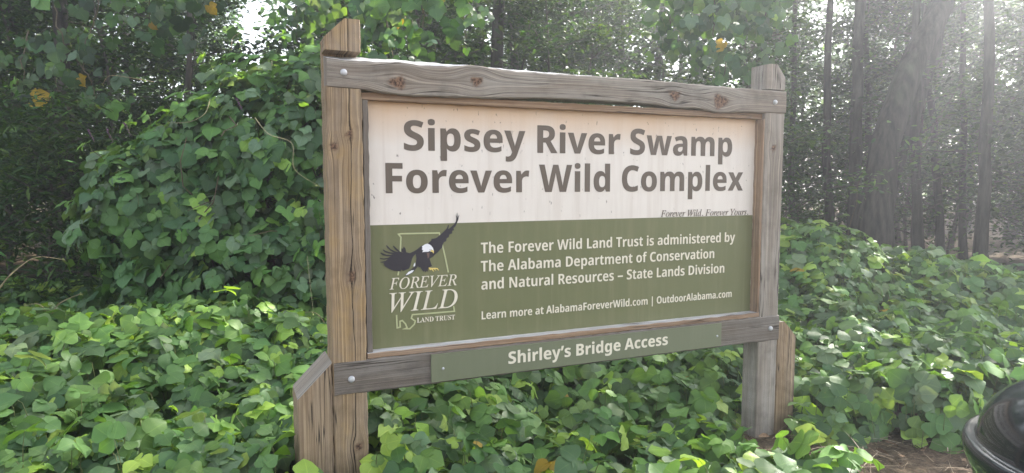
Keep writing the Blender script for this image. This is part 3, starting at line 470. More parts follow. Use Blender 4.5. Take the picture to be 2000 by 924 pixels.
EMBLEM = {
 'black': [(0.4285, 0.6616), (0.4087, 0.6462), (0.3913, 0.6363), (0.3717, 0.6287), (0.3546, 0.6336), (0.3506, 0.6528), (0.3422, 0.6616), (0.3391, 0.6512), (0.3314, 0.6536), (0.3303, 0.6389), (0.3396, 0.6322), (0.3269, 0.637), (0.3102, 0.6524), (0.2935, 0.6686), (0.2913, 0.6637), (0.3037, 0.6464), (0.3184, 0.6365), (0.3015, 0.6402), (0.2806, 0.6515), (0.2621, 0.6711), (0.2587, 0.6691), (0.264, 0.6585), (0.2805, 0.6432), (0.2972, 0.6341), (0.2762, 0.6371), (0.2574, 0.6442), (0.2451, 0.6518), (0.2421, 0.6498), (0.2532, 0.6381), (0.2719, 0.631), (0.2908, 0.628), (0.2802, 0.6243), (0.2592, 0.6265), (0.2344, 0.6376), (0.231, 0.6349), (0.2425, 0.6239), (0.2633, 0.6188), (0.28, 0.6172), (0.2674, 0.6115), (0.2464, 0.6092), (0.229, 0.6129), (0.2297, 0.6079), (0.2463, 0.6037), (0.2673, 0.6052), (0.2546, 0.5975), (0.2274, 0.5921), (0.2419, 0.5897), (0.2503, 0.591), (0.2439, 0.5863), (0.2501, 0.581), (0.2438, 0.5788), (0.2541, 0.5732), (0.252, 0.5712), (0.2665, 0.5621), (0.279, 0.5551), (0.2958, 0.5479), (0.3106, 0.5458), (0.3255, 0.5433), (0.329, 0.5524), (0.3383, 0.5455), (0.3556, 0.5509), (0.3664, 0.5546), (0.373, 0.567), (0.3776, 0.5838), (0.3821, 0.6006), (0.3888, 0.613), (0.3998, 0.6232), (0.4038, 0.6038), (0.4014, 0.5869), (0.399, 0.5699), (0.3859, 0.5578), (0.3684, 0.5439), (0.3553, 0.5318), (0.3457, 0.5226), (0.353, 0.5213), (0.3725, 0.5287), (0.3899, 0.5384), (0.3988, 0.5507), (0.412, 0.565), (0.4141, 0.5563), (0.4207, 0.5603), (0.4293, 0.5469), (0.4379, 0.5357), (0.4446, 0.5418), (0.4466, 0.5309), (0.4534, 0.5413), (0.4577, 0.5325), (0.4592, 0.5475), (0.4646, 0.5558), (0.4801, 0.5614), (0.4737, 0.579), (0.4686, 0.5965), (0.4739, 0.6005), (0.4828, 0.6044), (0.4963, 0.6167), (0.5098, 0.6269), (0.5211, 0.6393), (0.5324, 0.6497), (0.5347, 0.6625), (0.5416, 0.6752), (0.5529, 0.6792), (0.5553, 0.6942), (0.5666, 0.6981), (0.569, 0.711), (0.5848, 0.717), (0.5827, 0.7279), (0.5941, 0.7319), (0.5896, 0.7407), (0.601, 0.7512), (0.608, 0.7662), (0.6149, 0.7812), (0.6206, 0.8071), (0.6151, 0.7986), (0.6132, 0.7899), (0.6098, 0.8181), (0.6079, 0.8065), (0.61, 0.7943), (0.6038, 0.8053), (0.6064, 0.7901), (0.6035, 0.775), (0.5943, 0.7601), (0.5783, 0.7475), (0.5638, 0.7371), (0.5676, 0.7586), (0.5622, 0.7557), (0.5566, 0.7417), (0.5421, 0.727), (0.5241, 0.7125), (0.5061, 0.6981), (0.4972, 0.6949), (0.4794, 0.6926), (0.4771, 0.6841), (0.466, 0.6759), (0.4593, 0.6655)],
 'white': [(0.4307, 0.6581), (0.4461, 0.6681), (0.4593, 0.671), (0.4747, 0.6627), (0.4856, 0.6494), (0.4898, 0.6342), (0.4787, 0.6304), (0.4677, 0.6352), (0.4611, 0.6311), (0.4479, 0.6317), (0.4325, 0.6303), (0.4374, 0.6386), (0.4296, 0.6453), (0.4345, 0.6502)],
 'beak': [(0.4744, 0.6379), (0.4855, 0.6396), (0.4907, 0.6299), (0.487, 0.6218), (0.4831, 0.6302), (0.4752, 0.631)],
 'eye': [(0.4665, 0.6425), (0.4744, 0.64), (0.481, 0.6415), (0.4779, 0.6382), (0.4708, 0.638)],
 'tail_a': [(0.3881, 0.5662), (0.3913, 0.5754), (0.3966, 0.5829), (0.3973, 0.57), (0.3911, 0.5622)],
 'tail_b': [(0.3492, 0.5237), (0.3631, 0.539), (0.3805, 0.5466), (0.3913, 0.546), (0.3812, 0.5355), (0.3638, 0.5275)],
 'talon': [(0.4628, 0.5555), (0.48, 0.5519), (0.4956, 0.552), (0.5081, 0.5496), (0.5146, 0.538), (0.5106, 0.539), (0.5053, 0.5454), (0.4946, 0.546), (0.4999, 0.5379), (0.4955, 0.5399), (0.4893, 0.5463), (0.4839, 0.5448), (0.49, 0.5341), (0.4856, 0.5352), (0.4768, 0.5452), (0.4697, 0.5413)],
 'brown': [(0.4544, 0.625), (0.4685, 0.6274), (0.466, 0.6052), (0.4598, 0.5986), (0.4582, 0.6098)],
 'wingline': [(0.4791, 0.6647), (0.4925, 0.6792), (0.5194, 0.6955), (0.5465, 0.7161), (0.5447, 0.7192), (0.5172, 0.6998), (0.4908, 0.6836)],
}
OUTLINE = [
 [(0.3133, 0.5258), (0.3179, 0.5488), (0.3271, 0.6496), (0.3301, 0.7063), (0.3188, 0.7205), (0.3325, 0.7225), (0.5188, 0.72), (0.5282, 0.6844), (0.5454, 0.6101), (0.5627, 0.5257)],
 [(0.5876, 0.3577), (0.5923, 0.3312), (0.4862, 0.3308), (0.3805, 0.3317), (0.375, 0.3147), (0.3942, 0.299), (0.3887, 0.2836), (0.3672, 0.2645), (0.3355, 0.2656), (0.3539, 0.2692), (0.3464, 0.2891), (0.3309, 0.3072), (0.3194, 0.3047), (0.32, 0.2768), (0.305, 0.274), (0.3035, 0.3363)],
]

# ------------------------------------------------------------------ ground
def gz(x, y):
    """lie of the land: level round the sign, humped a little under the woods"""
    x = np.asarray(x, float); y = np.asarray(y, float)
    d = np.clip((y - 3.0) / 12.0, 0, 1)
    return d * (0.25 * np.sin(x * 0.45 + 1.0) + 0.2 * np.sin(y * 0.6 + x * 0.2)) + 0.025 * np.sin(x * 2.3) * np.sin(y * 1.9)


def make_ground():
    xs = np.concatenate([np.linspace(-60, -14, 14), np.linspace(-12, 22, 86), np.linspace(24, 70, 14)])
    ys = np.concatenate([np.linspace(-60, -8, 14), np.linspace(-6, 22, 72), np.linspace(24, 75, 16)])
    X, Y = np.meshgrid(xs, ys, indexing='ij')
    V = np.stack([X, Y, gz(X, Y)], -1).reshape(-1, 3)
    a, b = len(xs), len(ys)
    i = np.arange(a - 1)[:, None] * b; j = np.arange(b - 1)[None]
    Q = np.stack([i + j, i + b + j, i + b + j + 1, i + j + 1], -1).reshape(-1, 4)
    o = mobj('ground', npmesh('ground', V, [Q], M['ground'], smooth=True))
    tag(o, kind='structure')


make_ground()

# ------------------------------------------------------------------ the sign
Z0 = 0.60                       # underside of the bottom rail above the ground


def board(name, origin, A, L, D, length, w, t, mat, parent, na=None, mod=None, knots=(), cap=None, seed=0.0, ch=0.006, nl=10, topmat=None, cuts=()):
    """timber with eased edges; A along the grain, L across the face, D into the depth. knots: (a, l, size) on the face"""
    A, L, D, origin = (np.array(v, float) for v in (A, L, D, origin))
    na = na or max(3, int(length / 0.02))
    ls = np.linspace(ch, w - ch, nl)
    front = [(l, 0.0) for l in ls]; back = [(l, t) for l in ls[::-1]]
    per = front + [(w, ch), (w, t - ch)] + back + [(0.0, t - ch), (0.0, ch)]
    per = np.array(per); m = len(per)
    cc = np.concatenate([ls, [w + ch, w + t - ch], w + t + ls, [2 * w + t + ch, -ch]])
    aa = np.linspace(0, length, na)
    for q_ in cuts: aa = aa[np.abs(aa - q_) > 0.004]
    aa = np.sort(np.concatenate([aa] + [[q_ - 0.0004, q_ + 0.0004] for q_ in cuts]))
    na = len(aa)
    a = np.repeat(aa, m); l = np.tile(per[:, 0], na); d = np.tile(per[:, 1], na); c = np.tile(cc, na)
    fine = 0.0012 * np.sin(a * 37 + seed) + 0.0008 * np.sin(a * 91 + l * 30 + seed * 3)
    l2 = l + np.where((l < 0.002) | (l > w - 0.002), fine, 0)
    d2 = d + np.where(d < ch * 0.5, fine * 0.6, 0)
    kn = np.zeros(len(a)); ctex = c.copy()
    for (ka, kl, ks) in knots:
        r2 = ((a - ka) / (ks * 3.2)) ** 2 + ((l - kl) / (ks * 2.0)) ** 2
        on = (d < t * 0.5)
        ctex = ctex - on * (c - kl) * 0.85 * np.exp(-r2)
    for (ka, kl, ks) in knots:
        an = np.arctan2(l - kl, a - ka)
        r = np.sqrt(((a - ka) / (ks * (0.85 + 0.5 * abs(math.sin(ka * 9))))) ** 2 + ((l - kl) / (ks * (0.6 + 0.3 * abs(math.cos(ka * 7))))) ** 2) * (1 + 0.18 * np.sin(an * 3 + ka * 5))
        kn = np.maximum(kn, np.where(d < t * 0.5, np.clip((1.15 - r) / 0.35, 0, 1), 0))
    if mod: a, l2, d2 = mod(a, l2, d2)
    V = origin + a[:, None] * A + l2[:, None] * L + d2[:, None] * D
    i = np.arange(na - 1)[:, None] * m; j = np.arange(m)[None]; k = (j + 1) % m
    Q = np.stack([i + j, i + k, i + m + k, i + m + j], -1).reshape(-1, 4)
    fm = np.zeros(len(Q), int)
    if topmat is not None:
        seg = np.tile(np.arange(m), na - 1); fm[seg == topmat] = 2
    W = np.stack([a, ctex, np.full(len(a), seed)], -1)
    # end caps on their own vertices
    Vs, Ws, Ks, Qs, fms = [V], [W], [kn], [Q], [fm]
    off = len(V)
    for e, sl in ((0, slice(0, m)), (1, slice(len(V) - m, len(V)))):
        Vc = V[sl]; Vs.append(Vc)
        Ws.append(np.stack([per[:, 0] * 0.4, per[:, 1] + 0.37, np.full(m, seed + 3.0)], -1)); Ks.append(np.zeros(m))
        q = [[nl + 1 + nl - f, nl + 1 + nl - f + 0, f, f] for f in []]
        for f in range(nl - 1):
            bk = nl + 2 + (nl - 1 - f)
            q.append([f, f + 1, bk - 1, bk])
        q.append([nl - 1, nl, nl + 1, nl + 2])
        q.append([2 * nl + 3, 0, 2 * nl + 1, 2 * nl + 2])
        q = np.array(q) + off
        if e == 0: q = q[:, ::-1]
        Qs.append(q); fms.append(np.ones(len(q), int)); off += m
    mats = [mat, cap or mat] + ([M['wood_top']] if topmat is not None else [])
    me = npmesh(name, np.concatenate(Vs), [np.concatenate(Qs)], mats,
                {'wood': ('FLOAT_VECTOR', np.concatenate(Ws)), 'knot': ('FLOAT', np.concatenate(Ks))}, np.concatenate(fms))
    bm = bmesh.new(); bm.from_mesh(me); bmesh.ops.recalc_face_normals(bm, faces=bm.faces); bm.to_mesh(me); bm.free()
    return mobj(name, me, parent)


sign = empty('trail_sign', (0, 0, 0))
tag(sign, 'large timber-framed park sign with a cream and olive printed panel, standing in kudzu', 'sign')
X3, Y3, Z3 = (1, 0, 0), (0, 1, 0), (0, 0, 1)


def dome(name, x, z, y, r, parent, depth=0.012, mat='zinc'):
    b = MB()
    prof = [(1.0, 0.0), (0.97, 0.35), (0.8, 0.72), (0.45, 0.95), (0.0, 1.0)]
    nn = 14
    V = []
    for (rr, dd) in prof[:-1]:
        for k in range(nn):
            th = 2 * math.pi * k / nn
            V.append((x + r * rr * math.cos(th), y - depth * dd, z + r * rr * math.sin(th)))
    V.append((x, y - depth, z))
    Q = [[i * nn + k, i * nn + (k + 1) % nn, (i + 1) * nn + (k + 1) % nn, (i + 1) * nn + k] for i in range(3) for k in range(nn)]
    T = [[3 * nn + k, 3 * nn + (k + 1) % nn, 4 * nn] for k in range(nn)]
    b.add(V, [np.array(Q), np.array(T)])
    return mobj(name, b.mesh(name, M[mat], smooth=True), parent)


# left post: full upright, top cut back on its outer corner and notched for the rail
def top_left(a, l, d):
    top = Z0 + 1.677 - np.clip(0.085 - l, 0, 1) * 0.97
    f = np.clip((a - 2.15) / (2.30 - 2.15), 0, 1)
    return np.where(a > 2.15, 2.15 + f * (top - 2.15), a), l, d


# the upright is notched to take the rail, so its head overhangs the rail's upper edge
CUT = (1.985, 2.137)


def notch_left(a, l, d):
    a0 = a.copy()
    a, l, d = top_left(a, l, d)
    return a, l, np.where((a0 > CUT[0]) & (a0 < CUT[1]) & (d < 0.05), d + 0.10, d)


pl = board('post', (-0.006, -0.001, 0.0), Z3, X3, Y3, 2.30, 0.155, 0.155, M['wood_brown'], sign, na=150, mod=notch_left, cuts=CUT,
           knots=[(Z0 + 1.124, 0.028, 0.020), (Z0 + 1.177, 0.098, 0.017), (Z0 + 0.541, 0.096, 0.020), (0.345, 0.108, 0.022)], seed=1.3)
pl['label'] = 'warm brown left post with a split down its face'


def top_right(a, l, d):
    top = Z0 + 1.655 - np.clip(l - 0.085, 0, 1) * 1.15 - np.clip(0.03 - l, 0, 1) * 0.2
    f = np.clip((a - 2.13) / (2.30 - 2.13), 0, 1)
    return np.where(a > 2.13, 2.13 + f * (top - 2.13), a), l, np.where((a > 1.985) & (a < 2.108) & (d < 0.05), d + 0.08, d)


pr = board('post', (2.500, -0.001, 0.0), Z3, X3, Y3, 2.30, 0.153, 0.128, M['wood_grey'], sign, na=150, mod=top_right, cuts=(1.985, 2.108),
           knots=[(Z0 + 1.163, 0.072, 0.020)], seed=4.7)
pr['label'] = 'silvery grey right post'


# short stub posts outside the main posts, tops cut on the slope
def stub_l(a, l, d):
    top = Z0 + 0.002 + (l / 0.152) * 0.152
    return a / 0.80 * top, l, d


sb = board('stub_post', (-0.160, 0.0, 0.0), Z3, X3, Y3, 0.80, 0.152, 0.235, M['wood_stub'], sign, na=60, mod=stub_l, cap=M['wood_grey'], seed=8.1)


def stub_r(a, l, d):
    top = Z0 + 0.105 - np.clip(l - 0.055, 0, 1) * 1.05
    return a / 0.80 * top, l, d


board('stub_post', (2.660, 0.004, 0.0), Z3, X3, Y3, 0.80, 0.155, 0.14, M['wood_stub'], sign, na=60, mod=stub_r, cap=M['wood_grey'], seed=9.4)

# top rail with its wavy waney edges
BOT = [(-0.002, 1.3773), (0.141, 1.3742), (0.335, 1.358), (0.532, 1.3603), (0.785, 1.367), (1.044, 1.3811), (1.3, 1.384), (1.655, 1.3818), (1.755, 1.3809), (1.849, 1.3667), (1.965, 1.3737), (2.072, 1.3657), (2.138, 1.3533), (2.2, 1.3549), (2.267, 1.3639), (2.654, 1.3709)]
TOP = [(0.001, 1.4998), (0.117, 1.4928), (0.225, 1.4961), (0.337, 1.5017), (0.421, 1.4949), (0.539, 1.4986), (0.659, 1.5142), (0.725, 1.5147), (0.828, 1.5023), (1.044, 1.5003), (1.35, 1.506), (1.653, 1.5085), (1.83, 1.5055), (2.068, 1.5027), (2.236, 1.5009), (2.656, 1.5005)]
BCK = [(0.0, 1.528), (0.162, 1.5331), (0.3679, 1.5356), (0.6165, 1.5341), (1.1027, 1.5291), (1.7364, 1.5239), (2.3, 1.510), (2.656, 1.502)]


def smooth_i(x, pts):
    p = np.array(pts); acc = 0
    for o in (-0.03, -0.015, 0, 0.015, 0.03): acc = acc + np.interp(x + o, p[:, 0], p[:, 1])
    return acc / 5


def rail_top(a, l, d):
    lo = smooth_i(a, BOT); hi = smooth_i(a, TOP) * (1 - np.clip(d / 0.05, 0, 1)) + smooth_i(a, BCK) * np.clip(d / 0.05, 0, 1)
    return a, lo + (l / 0.14) * (hi - lo), d


rail = board('top_rail', (0.0, -0.006, Z0), X3, Z3, Y3, 2.656, 0.14, 0.12, M['wood_rail'], sign, na=220, mod=rail_top, nl=14, topmat=14,
             knots=[(0.312, 0.053, 0.036), (0.691, 0.073, 0.033), (1.845, 0.066, 0.028), (2.157, 0.060, 0.044)], seed=2.2)
dome('bolt', 0.071, Z0 + 1.4433, -0.006, 0.0155, rail); dome('bolt', 2.567, Z0 + 1.4331, -0.006, 0.0145, rail)
lrail = board('bottom_rail', (0.0, -0.006, Z0), X3, Z3, Y3, 2.657, 0.153, 0.12, M['wood_dark'], sign, na=140,
              mod=lambda a, l, d: (a, l + np.where((l < 0.01), 0.006 * np.clip((a - 2.2) * 5, 0, 1) * np.clip((2.5 - a) * 4, 0, 1), 0), d), seed=6.0, topmat=10)
dome('bolt', 0.076, Z0 + 0.0709, -0.006, 0.0155, lrail); dome('bolt', 2.588, Z0 + 0.0769, -0.006, 0.0145, lrail)
# stop mouldings holding the panel
tb = board('trim_strip', (0.152, -0.003, Z0 + 0.1545), X3, Z3, Y3, 2.346, 0.026, 0.075, M['wood_trim'], sign, na=60, nl=4, seed=11.0, topmat=4, ch=0.003)
tt = board('trim_strip', (0.152, 0.022, Z0 + 1.333), X3, Z3, Y3, 2.346, 0.034, 0.05, M['wood_trim'], sign, na=60, nl=4, seed=12.0, ch=0.003)
board('trim_strip', (0.152, 0.008, Z0 + 0.182), Z3, X3, Y3, 1.149, 0.026, 0.066, M['wood_dark'], sign, na=60, nl=4, seed=13.0, ch=0.003)
board('trim_strip', (2.484, -0.001, Z0 + 0.182), Z3, X3, Y3, 1.149, 0.0155, 0.075, M['wood_trim'], sign, na=60, nl=4, seed=14.0, ch=0.003)
for y0, pts_ in ((0.062, None),): pass


def slab(name, x0, x1, z0, z1, y0, y1, mat, parent):
    V = [(x, y, z) for y in (y0, y1) for z in (z0, z1) for x in (x0, x1)]
    F = [(0, 1, 3, 2), (4, 6, 7, 5), (0, 4, 5, 1), (2, 3, 7, 6), (0, 2, 6, 4), (1, 5, 7, 3)]
    return mobj(name, npmesh(name, V, [np.array(F)], mat), parent)


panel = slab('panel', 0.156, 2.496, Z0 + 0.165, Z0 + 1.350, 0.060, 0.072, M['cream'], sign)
panel['label'] = 'printed panel, cream above and olive green below'
zb = Z0 + 0.766
slab('olive_field', 0.1785, 2.4835, Z0 + 0.1812, zb, 0.0592, 0.0602, M['green'], panel)
name_board = slab('name_board', 0.449, 2.198, Z0 + 0.012, Z0 + 0.146, -0.020, -0.0085, M['green_board'], sign)
dome('screw', 0.507, Z0 + 0.0733, -0.020, 0.007, name_board, 0.005); dome('screw', 2.167, Z0 + 0.0727, -0.020, 0.007, name_board, 0.005)


def flat_shape(name, polys, y, mat, parent, thick=0.0005):
    """closed outlines in sign coordinates (x, z) filled (holes respected) and given a little thickness"""
    cu = bpy.data.curves.new(name, 'CURVE')
    cu.dimensions = '2D'; cu.fill_mode = 'BOTH'; cu.extrude = thick
    for p in polys:
        sp = cu.splines.new('POLY'); sp.points.add(len(p) - 1); sp.use_cyclic_u = True
        for q, (x, z) in zip(sp.points, p): q.co = (x, z, 0, 1)
    tmp = bpy.data.objects.new('tmp', cu); COL.objects.link(tmp)
    dg = bpy.context.evaluated_depsgraph_get()
    me = bpy.data.meshes.new_from_object(tmp.evaluated_get(dg))
    bpy.data.objects.remove(tmp); bpy.data.curves.remove(cu)
    n_ = len(me.vertices); co = np.empty(n_ * 3, np.float32); me.vertices.foreach_get('co', co); co = co.reshape(-1, 3)
    me.vertices.foreach_set('co', np.stack([co[:, 0], y - co[:, 2], co[:, 1] + Z0], -1).ravel())
    me.update(); me.materials.clear(); me.materials.append(M[mat])
    me.name = name
    return mobj(name, me, parent)


def glyph(font, ch):
    parts = GLYPHS[font][ch].split(';')
    out = []
    for ct in parts[1:]:
        pts = []
        for tok in ct.split(' '):
            on = not tok.endswith('*'); x, y = tok.rstrip('*').split(',')
            pts.append((float(x), float(y), on))
        full = []
        for i in range(len(pts)):
            a, b = pts[i], pts[(i + 1) % len(pts)]
            full.append(a)
            if not a[2] and not b[2]: full.append(((a[0] + b[0]) / 2, (a[1] + b[1]) / 2, True))
        while not full[0][2]: full = full[1:] + full[:1]
        poly = []
        k = 0; N = len(full)
        while k < N:
            p = full[k]
            nx = full[(k + 1) % N]
            poly.append((p[0], p[1]))
            if not nx[2]:
                e = full[(k + 2) % N]
                for t in (0.25, 0.5, 0.75):
                    poly.append(((1 - t) ** 2 * p[0] + 2 * t * (1 - t) * nx[0] + t * t * e[0], (1 - t) ** 2 * p[1] + 2 * t * (1 - t) * nx[1] + t * t * e[1]))
                k += 2
            else: k += 1
        out.append(poly)
    return int(parts[0]), out


def lettering(text, font, x0, x1, base, cap, y, mat, parent, capunits=714.0, shear=0.0, slope=0.0):
    words = [[]]; x = 0
    for ch in text:
        adv, cs = glyph(font, ch)
        if ch == ' ': words.append([])
        words[-1] += [[(x + px, py) for px, py in c] for c in cs]
        x += adv
    lo = min(p[0] for w in words for c in w for p in c); hi = max(p[0] for w in words for c in w for p in c)
    sx = (x1 - x0) / (hi - lo); sy = cap / capunits
    for w in words:                                                 # each word a part of its own
        polys = [[(x0 + (px - lo) * sx + shear * py * sy, base + py * sy + slope * (px - lo) * sx) for px, py in c] for c in w]
        flat_shape('lettering', polys, y, mat, parent)


YL = 0.0576
lettering('Sipsey River Swamp', 'T', 0.351, 2.312, 1.1135, 0.1396, 0.0590, 'brown_text', panel)
lettering('Forever Wild Complex', 'T', 0.262, 2.402, 0.9135, 0.1405, 0.0590, 'brown_text', panel)
lettering('Forever Wild. Forever Yours.', 'I', 1.812, 2.448, 0.7685, 0.0380, 0.0580, 'brown_text', panel, 700.0)
lettering('The Forever Wild Land Trust is administered by', 'B', 0.733, 2.351, 0.611, 0.0535, YL, 'cream_text', panel)
lettering('The Alabama Department of Conservation', 'B', 0.732, 2.198, 0.5195, 0.0535, YL, 'cream_text', panel)
lettering('and Natural Resources – State Lands Division', 'B', 0.734, 2.276, 0.4285, 0.0540, YL, 'cream_text', panel)
lettering('Learn more at AlabamaForeverWild.com | OutdoorAlabama.com', 'B', 0.735, 2.337, 0.278, 0.0405, YL, 'cream_text', panel)
lettering('FOREVER', 'I', 0.271, 0.604, 0.4605, 0.0545, 0.0560, 'cream_text', panel, 700.0)
lettering('WILD', 'I', 0.2700, 0.6085, 0.3515, 0.0925, 0.0560, 'cream_text', panel, 700.0)
lettering('LAND TRUST', 'S', 0.402, 0.594, 0.2910, 0.0240, 0.0560, 'cream_text', panel, 700.0)
lettering('Shirley’s Bridge Access', 'T', 0.847, 1.817, 0.0575, 0.0615, -0.0215, 'cream_text', name_board)


def ribbon(pts, w):
    p = np.array(pts); m = len(p)
    t = np.diff(p, axis=0); t /= np.linalg.norm(t, axis=1)[:, None]
    nrm = np.stack([-t[:, 1], t[:, 0]], 1)
    off = []
    for i in range(m):
        if i == 0: off.append(nrm[0])
        elif i == m - 1: off.append(nrm[-1])
        else:
            b = nrm[i - 1] + nrm[i]; b /= np.linalg.norm(b) + 1e-9
            off.append(b / max(0.45, float(b @ nrm[i])))
    off = np.array(off) * w / 2
    return [tuple(q) for q in p + off] + [tuple(q) for q in (p - off)[::-1]]


for k, seq in enumerate(OUTLINE):
    flat_shape('state_outline', [ribbon(seq, 0.0068)], 0.0580 - 0.0001 * k, 'pale_green', panel)
flat_shape('eagle', [EMBLEM['black']], 0.0570, 'ink', panel, 0.0003)
flat_shape('eagle_head', [EMBLEM['white']], 0.0563, 'eagle_white', panel, 0.0003)
flat_shape('beak', [EMBLEM['beak']], 0.0556, 'eagle_yellow', panel, 0.0003)
flat_shape('eye', [EMBLEM['eye']], 0.0555, 'ink', panel, 0.0003)
flat_shape('tail_feather', [EMBLEM['tail_a'], EMBLEM['tail_b']], 0.0562, 'eagle_white', panel, 0.0003)
flat_shape('talon', [EMBLEM['talon']], 0.0564, 'eagle_yellow', panel, 0.0003)
flat_shape('breast', [EMBLEM['brown']], 0.0566, 'eagle_brown', panel, 0.0003)


# ------------------------------------------------------------------ leaves
def leaflet(length=1.0, width=1.0, lobe_l=1.0, lobe_r=1.0, fold=0.22, droop=0.25, twist=0.0):
    t = np.array([0, .07, .2, .36, .50, .62, .76, .90, 1.0])
    w = np.array([0, .27, .47, .54, .51, .43, .29, .12, 0]) * width
    V = []; U = []
    for k, tt in enumerate(t):
        V.append((0, tt, -droop * tt ** 2)); U.append((0, tt, 0))
    for s, lb in ((-1, lobe_l), (1, lobe_r)):
        for k in range(1, 8):
            tt = t[k]; ww = w[k] * (lb if k in (2, 3, 4) else 1.0)
            y = tt - 0.05 * (1 if k < 3 else 0)
            z = -droop * tt ** 2 + fold * ww - 0.34 * ww * ww + twist * s * tt * 0.15 + 0.02 * math.sin(k * 2.1 + s)
            V.append((s * ww, y, z)); U.append((s, tt, 0))
    V = np.array(V) * length
    Q = []; T = []
    for s, o in ((-1, 9), (1, 16)):
        for k in range(1, 7):
            q = [k, k + 1, o + k, o + k - 1]
            Q.append(q if s < 0 else q[::-1])
        a = [0, 1, o]; b = [7, 8, o + 6]
        T += [a, b] if s < 0 else [a[::-1], b[::-1]]
    return V, np.array(U, float), np.array(Q), np.array(T)


def rotz(V, a):
    c, s = math.cos(a), math.sin(a)
    return V @ np.array([[c, s, 0], [-s, c, 0], [0, 0, 1]])


def rotx(V, a):
    c, s = math.cos(a), math.sin(a)
    return V @ np.array([[1, 0, 0], [0, c, s], [0, -s, c]])


def roty(V, a):
    c, s = math.cos(a), math.sin(a)
    return V @ np.array([[c, 0, -s], [0, 1, 0], [s, 0, c]])


def kudzu_proto(seed):
    r = random.Random(seed)
    V = []; U = []; Q = []; T = []; n_ = 0
    lob = lambda: r.choice([1.0, 0.96, 1.04, 1.12])
    specs = [(0.0, (0, 0.30, 0.0), r.uniform(0.95, 1.1), 1.02, lob(), lob())]
    for s in (-1, 1):
        specs.append((s * R(r.uniform(62, 86)), (-s * -0.02, 0.04, 0), r.uniform(0.80, 0.98), 0.95, 0.84 if s > 0 else 1.1, 1.1 if s > 0 else 0.84))
    for a, base, ln, wd, l1, l2 in specs:
        v, u, q, t = leaflet(ln, wd, l1, l2, r.uniform(0.02, 0.42), r.uniform(0.02, 0.45), r.uniform(-1.2, 1.2))
        v = rotx(roty(v, r.uniform(-0.35, 0.35)), r.uniform(-0.30, 0.12))
        v = rotz(v, -a) + np.array(base)
        V.append(v); U.append(u); Q.append(q + n_); T.append(t + n_); n_ += len(v)
    # rachis between the paired leaflets and the end leaflet
    v = np.array([(-.012, -.02, -.012), (.012, -.02, -.012), (0, -.02, .008), (-.008, .31, -.01), (.008, .31, -.01), (0, .31, .004)])
    V.append(v); U.append(np.array([(0, 0, 0)] * 6)); Q.append(np.array([(0, 1, 4, 3), (1, 2, 5, 4), (2, 0, 3, 5)]) + n_)
    return np.concatenate(V), np.concatenate(U), np.concatenate(Q), np.concatenate(T)


KPROTO = [kudzu_proto(s) for s in range(12)]


def frames(head, nor):
    nor = nor / np.linalg.norm(nor, axis=1)[:, None]
    y = head - (head * nor).sum(1)[:, None] * nor
    y /= np.linalg.norm(y, axis=1)[:, None] + 1e-9
    x = np.cross(y, nor)
    return np.stack([x, y, nor], 2)


def scatter(mb, proto, pos, head, nor, size, col, uv=True):
    """copies of one leaf shape merged into a foliage mesh"""
    V, U, *FS = proto
    B = frames(head, nor)
    W = np.einsum('mij,nj->mni', B, V) * size[:, None, None] + pos[:, None]
    m, n_ = len(pos), len(V)
    off = (np.arange(m) * n_)[:, None, None]
    F = [(f[None] + off).reshape(-1, f.shape[1]) for f in FS]
    at = {'col': np.repeat(np.concatenate([col, np.ones((m, 1))], 1), n_, 0)}
    if uv: at['luv'] = np.tile(U, (m, 1))
    mb.add(W.reshape(-1, 3), F, **at)


def stalks(mb, top, bot, mid, r0, col, uv=True):
    m = len(top)
    if not m: return
    th = np.arange(3) * 2 * math.pi / 3
    ring = np.stack([np.cos(th), np.sin(th), np.zeros(3)], 1)
    V = np.stack([bot, mid, top], 1)[:, :, None, :] + ring[None, None] * np.array([1.3, 1.0, 0.7])[None, :, None, None] * r0
    V = V.reshape(-1, 3)
    Q = np.array([(i * 3 + j, i * 3 + (j + 1) % 3, (i + 1) * 3 + (j + 1) % 3, (i + 1) * 3 + j) for i in range(2) for j in range(3)])
    F = (Q[None] + (np.arange(m) * 9)[:, None, None]).reshape(-1, 4)
    at = {'col': np.tile(np.array(list(col) + [1.0]), (len(V), 1))}
    if uv: at['luv'] = np.zeros((len(V), 3)) + np.array([0.5, 0.5, 0])
    mb.add(V, [F], **at)


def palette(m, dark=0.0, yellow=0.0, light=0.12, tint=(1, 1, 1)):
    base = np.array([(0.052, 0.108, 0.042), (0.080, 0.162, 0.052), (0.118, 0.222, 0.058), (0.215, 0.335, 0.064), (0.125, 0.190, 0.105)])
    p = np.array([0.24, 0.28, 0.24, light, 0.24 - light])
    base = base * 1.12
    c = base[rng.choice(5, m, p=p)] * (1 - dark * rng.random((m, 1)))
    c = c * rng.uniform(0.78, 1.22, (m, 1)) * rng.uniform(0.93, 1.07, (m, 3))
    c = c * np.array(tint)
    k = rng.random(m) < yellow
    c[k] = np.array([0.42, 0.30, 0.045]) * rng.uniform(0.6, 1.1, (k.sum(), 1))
    return c


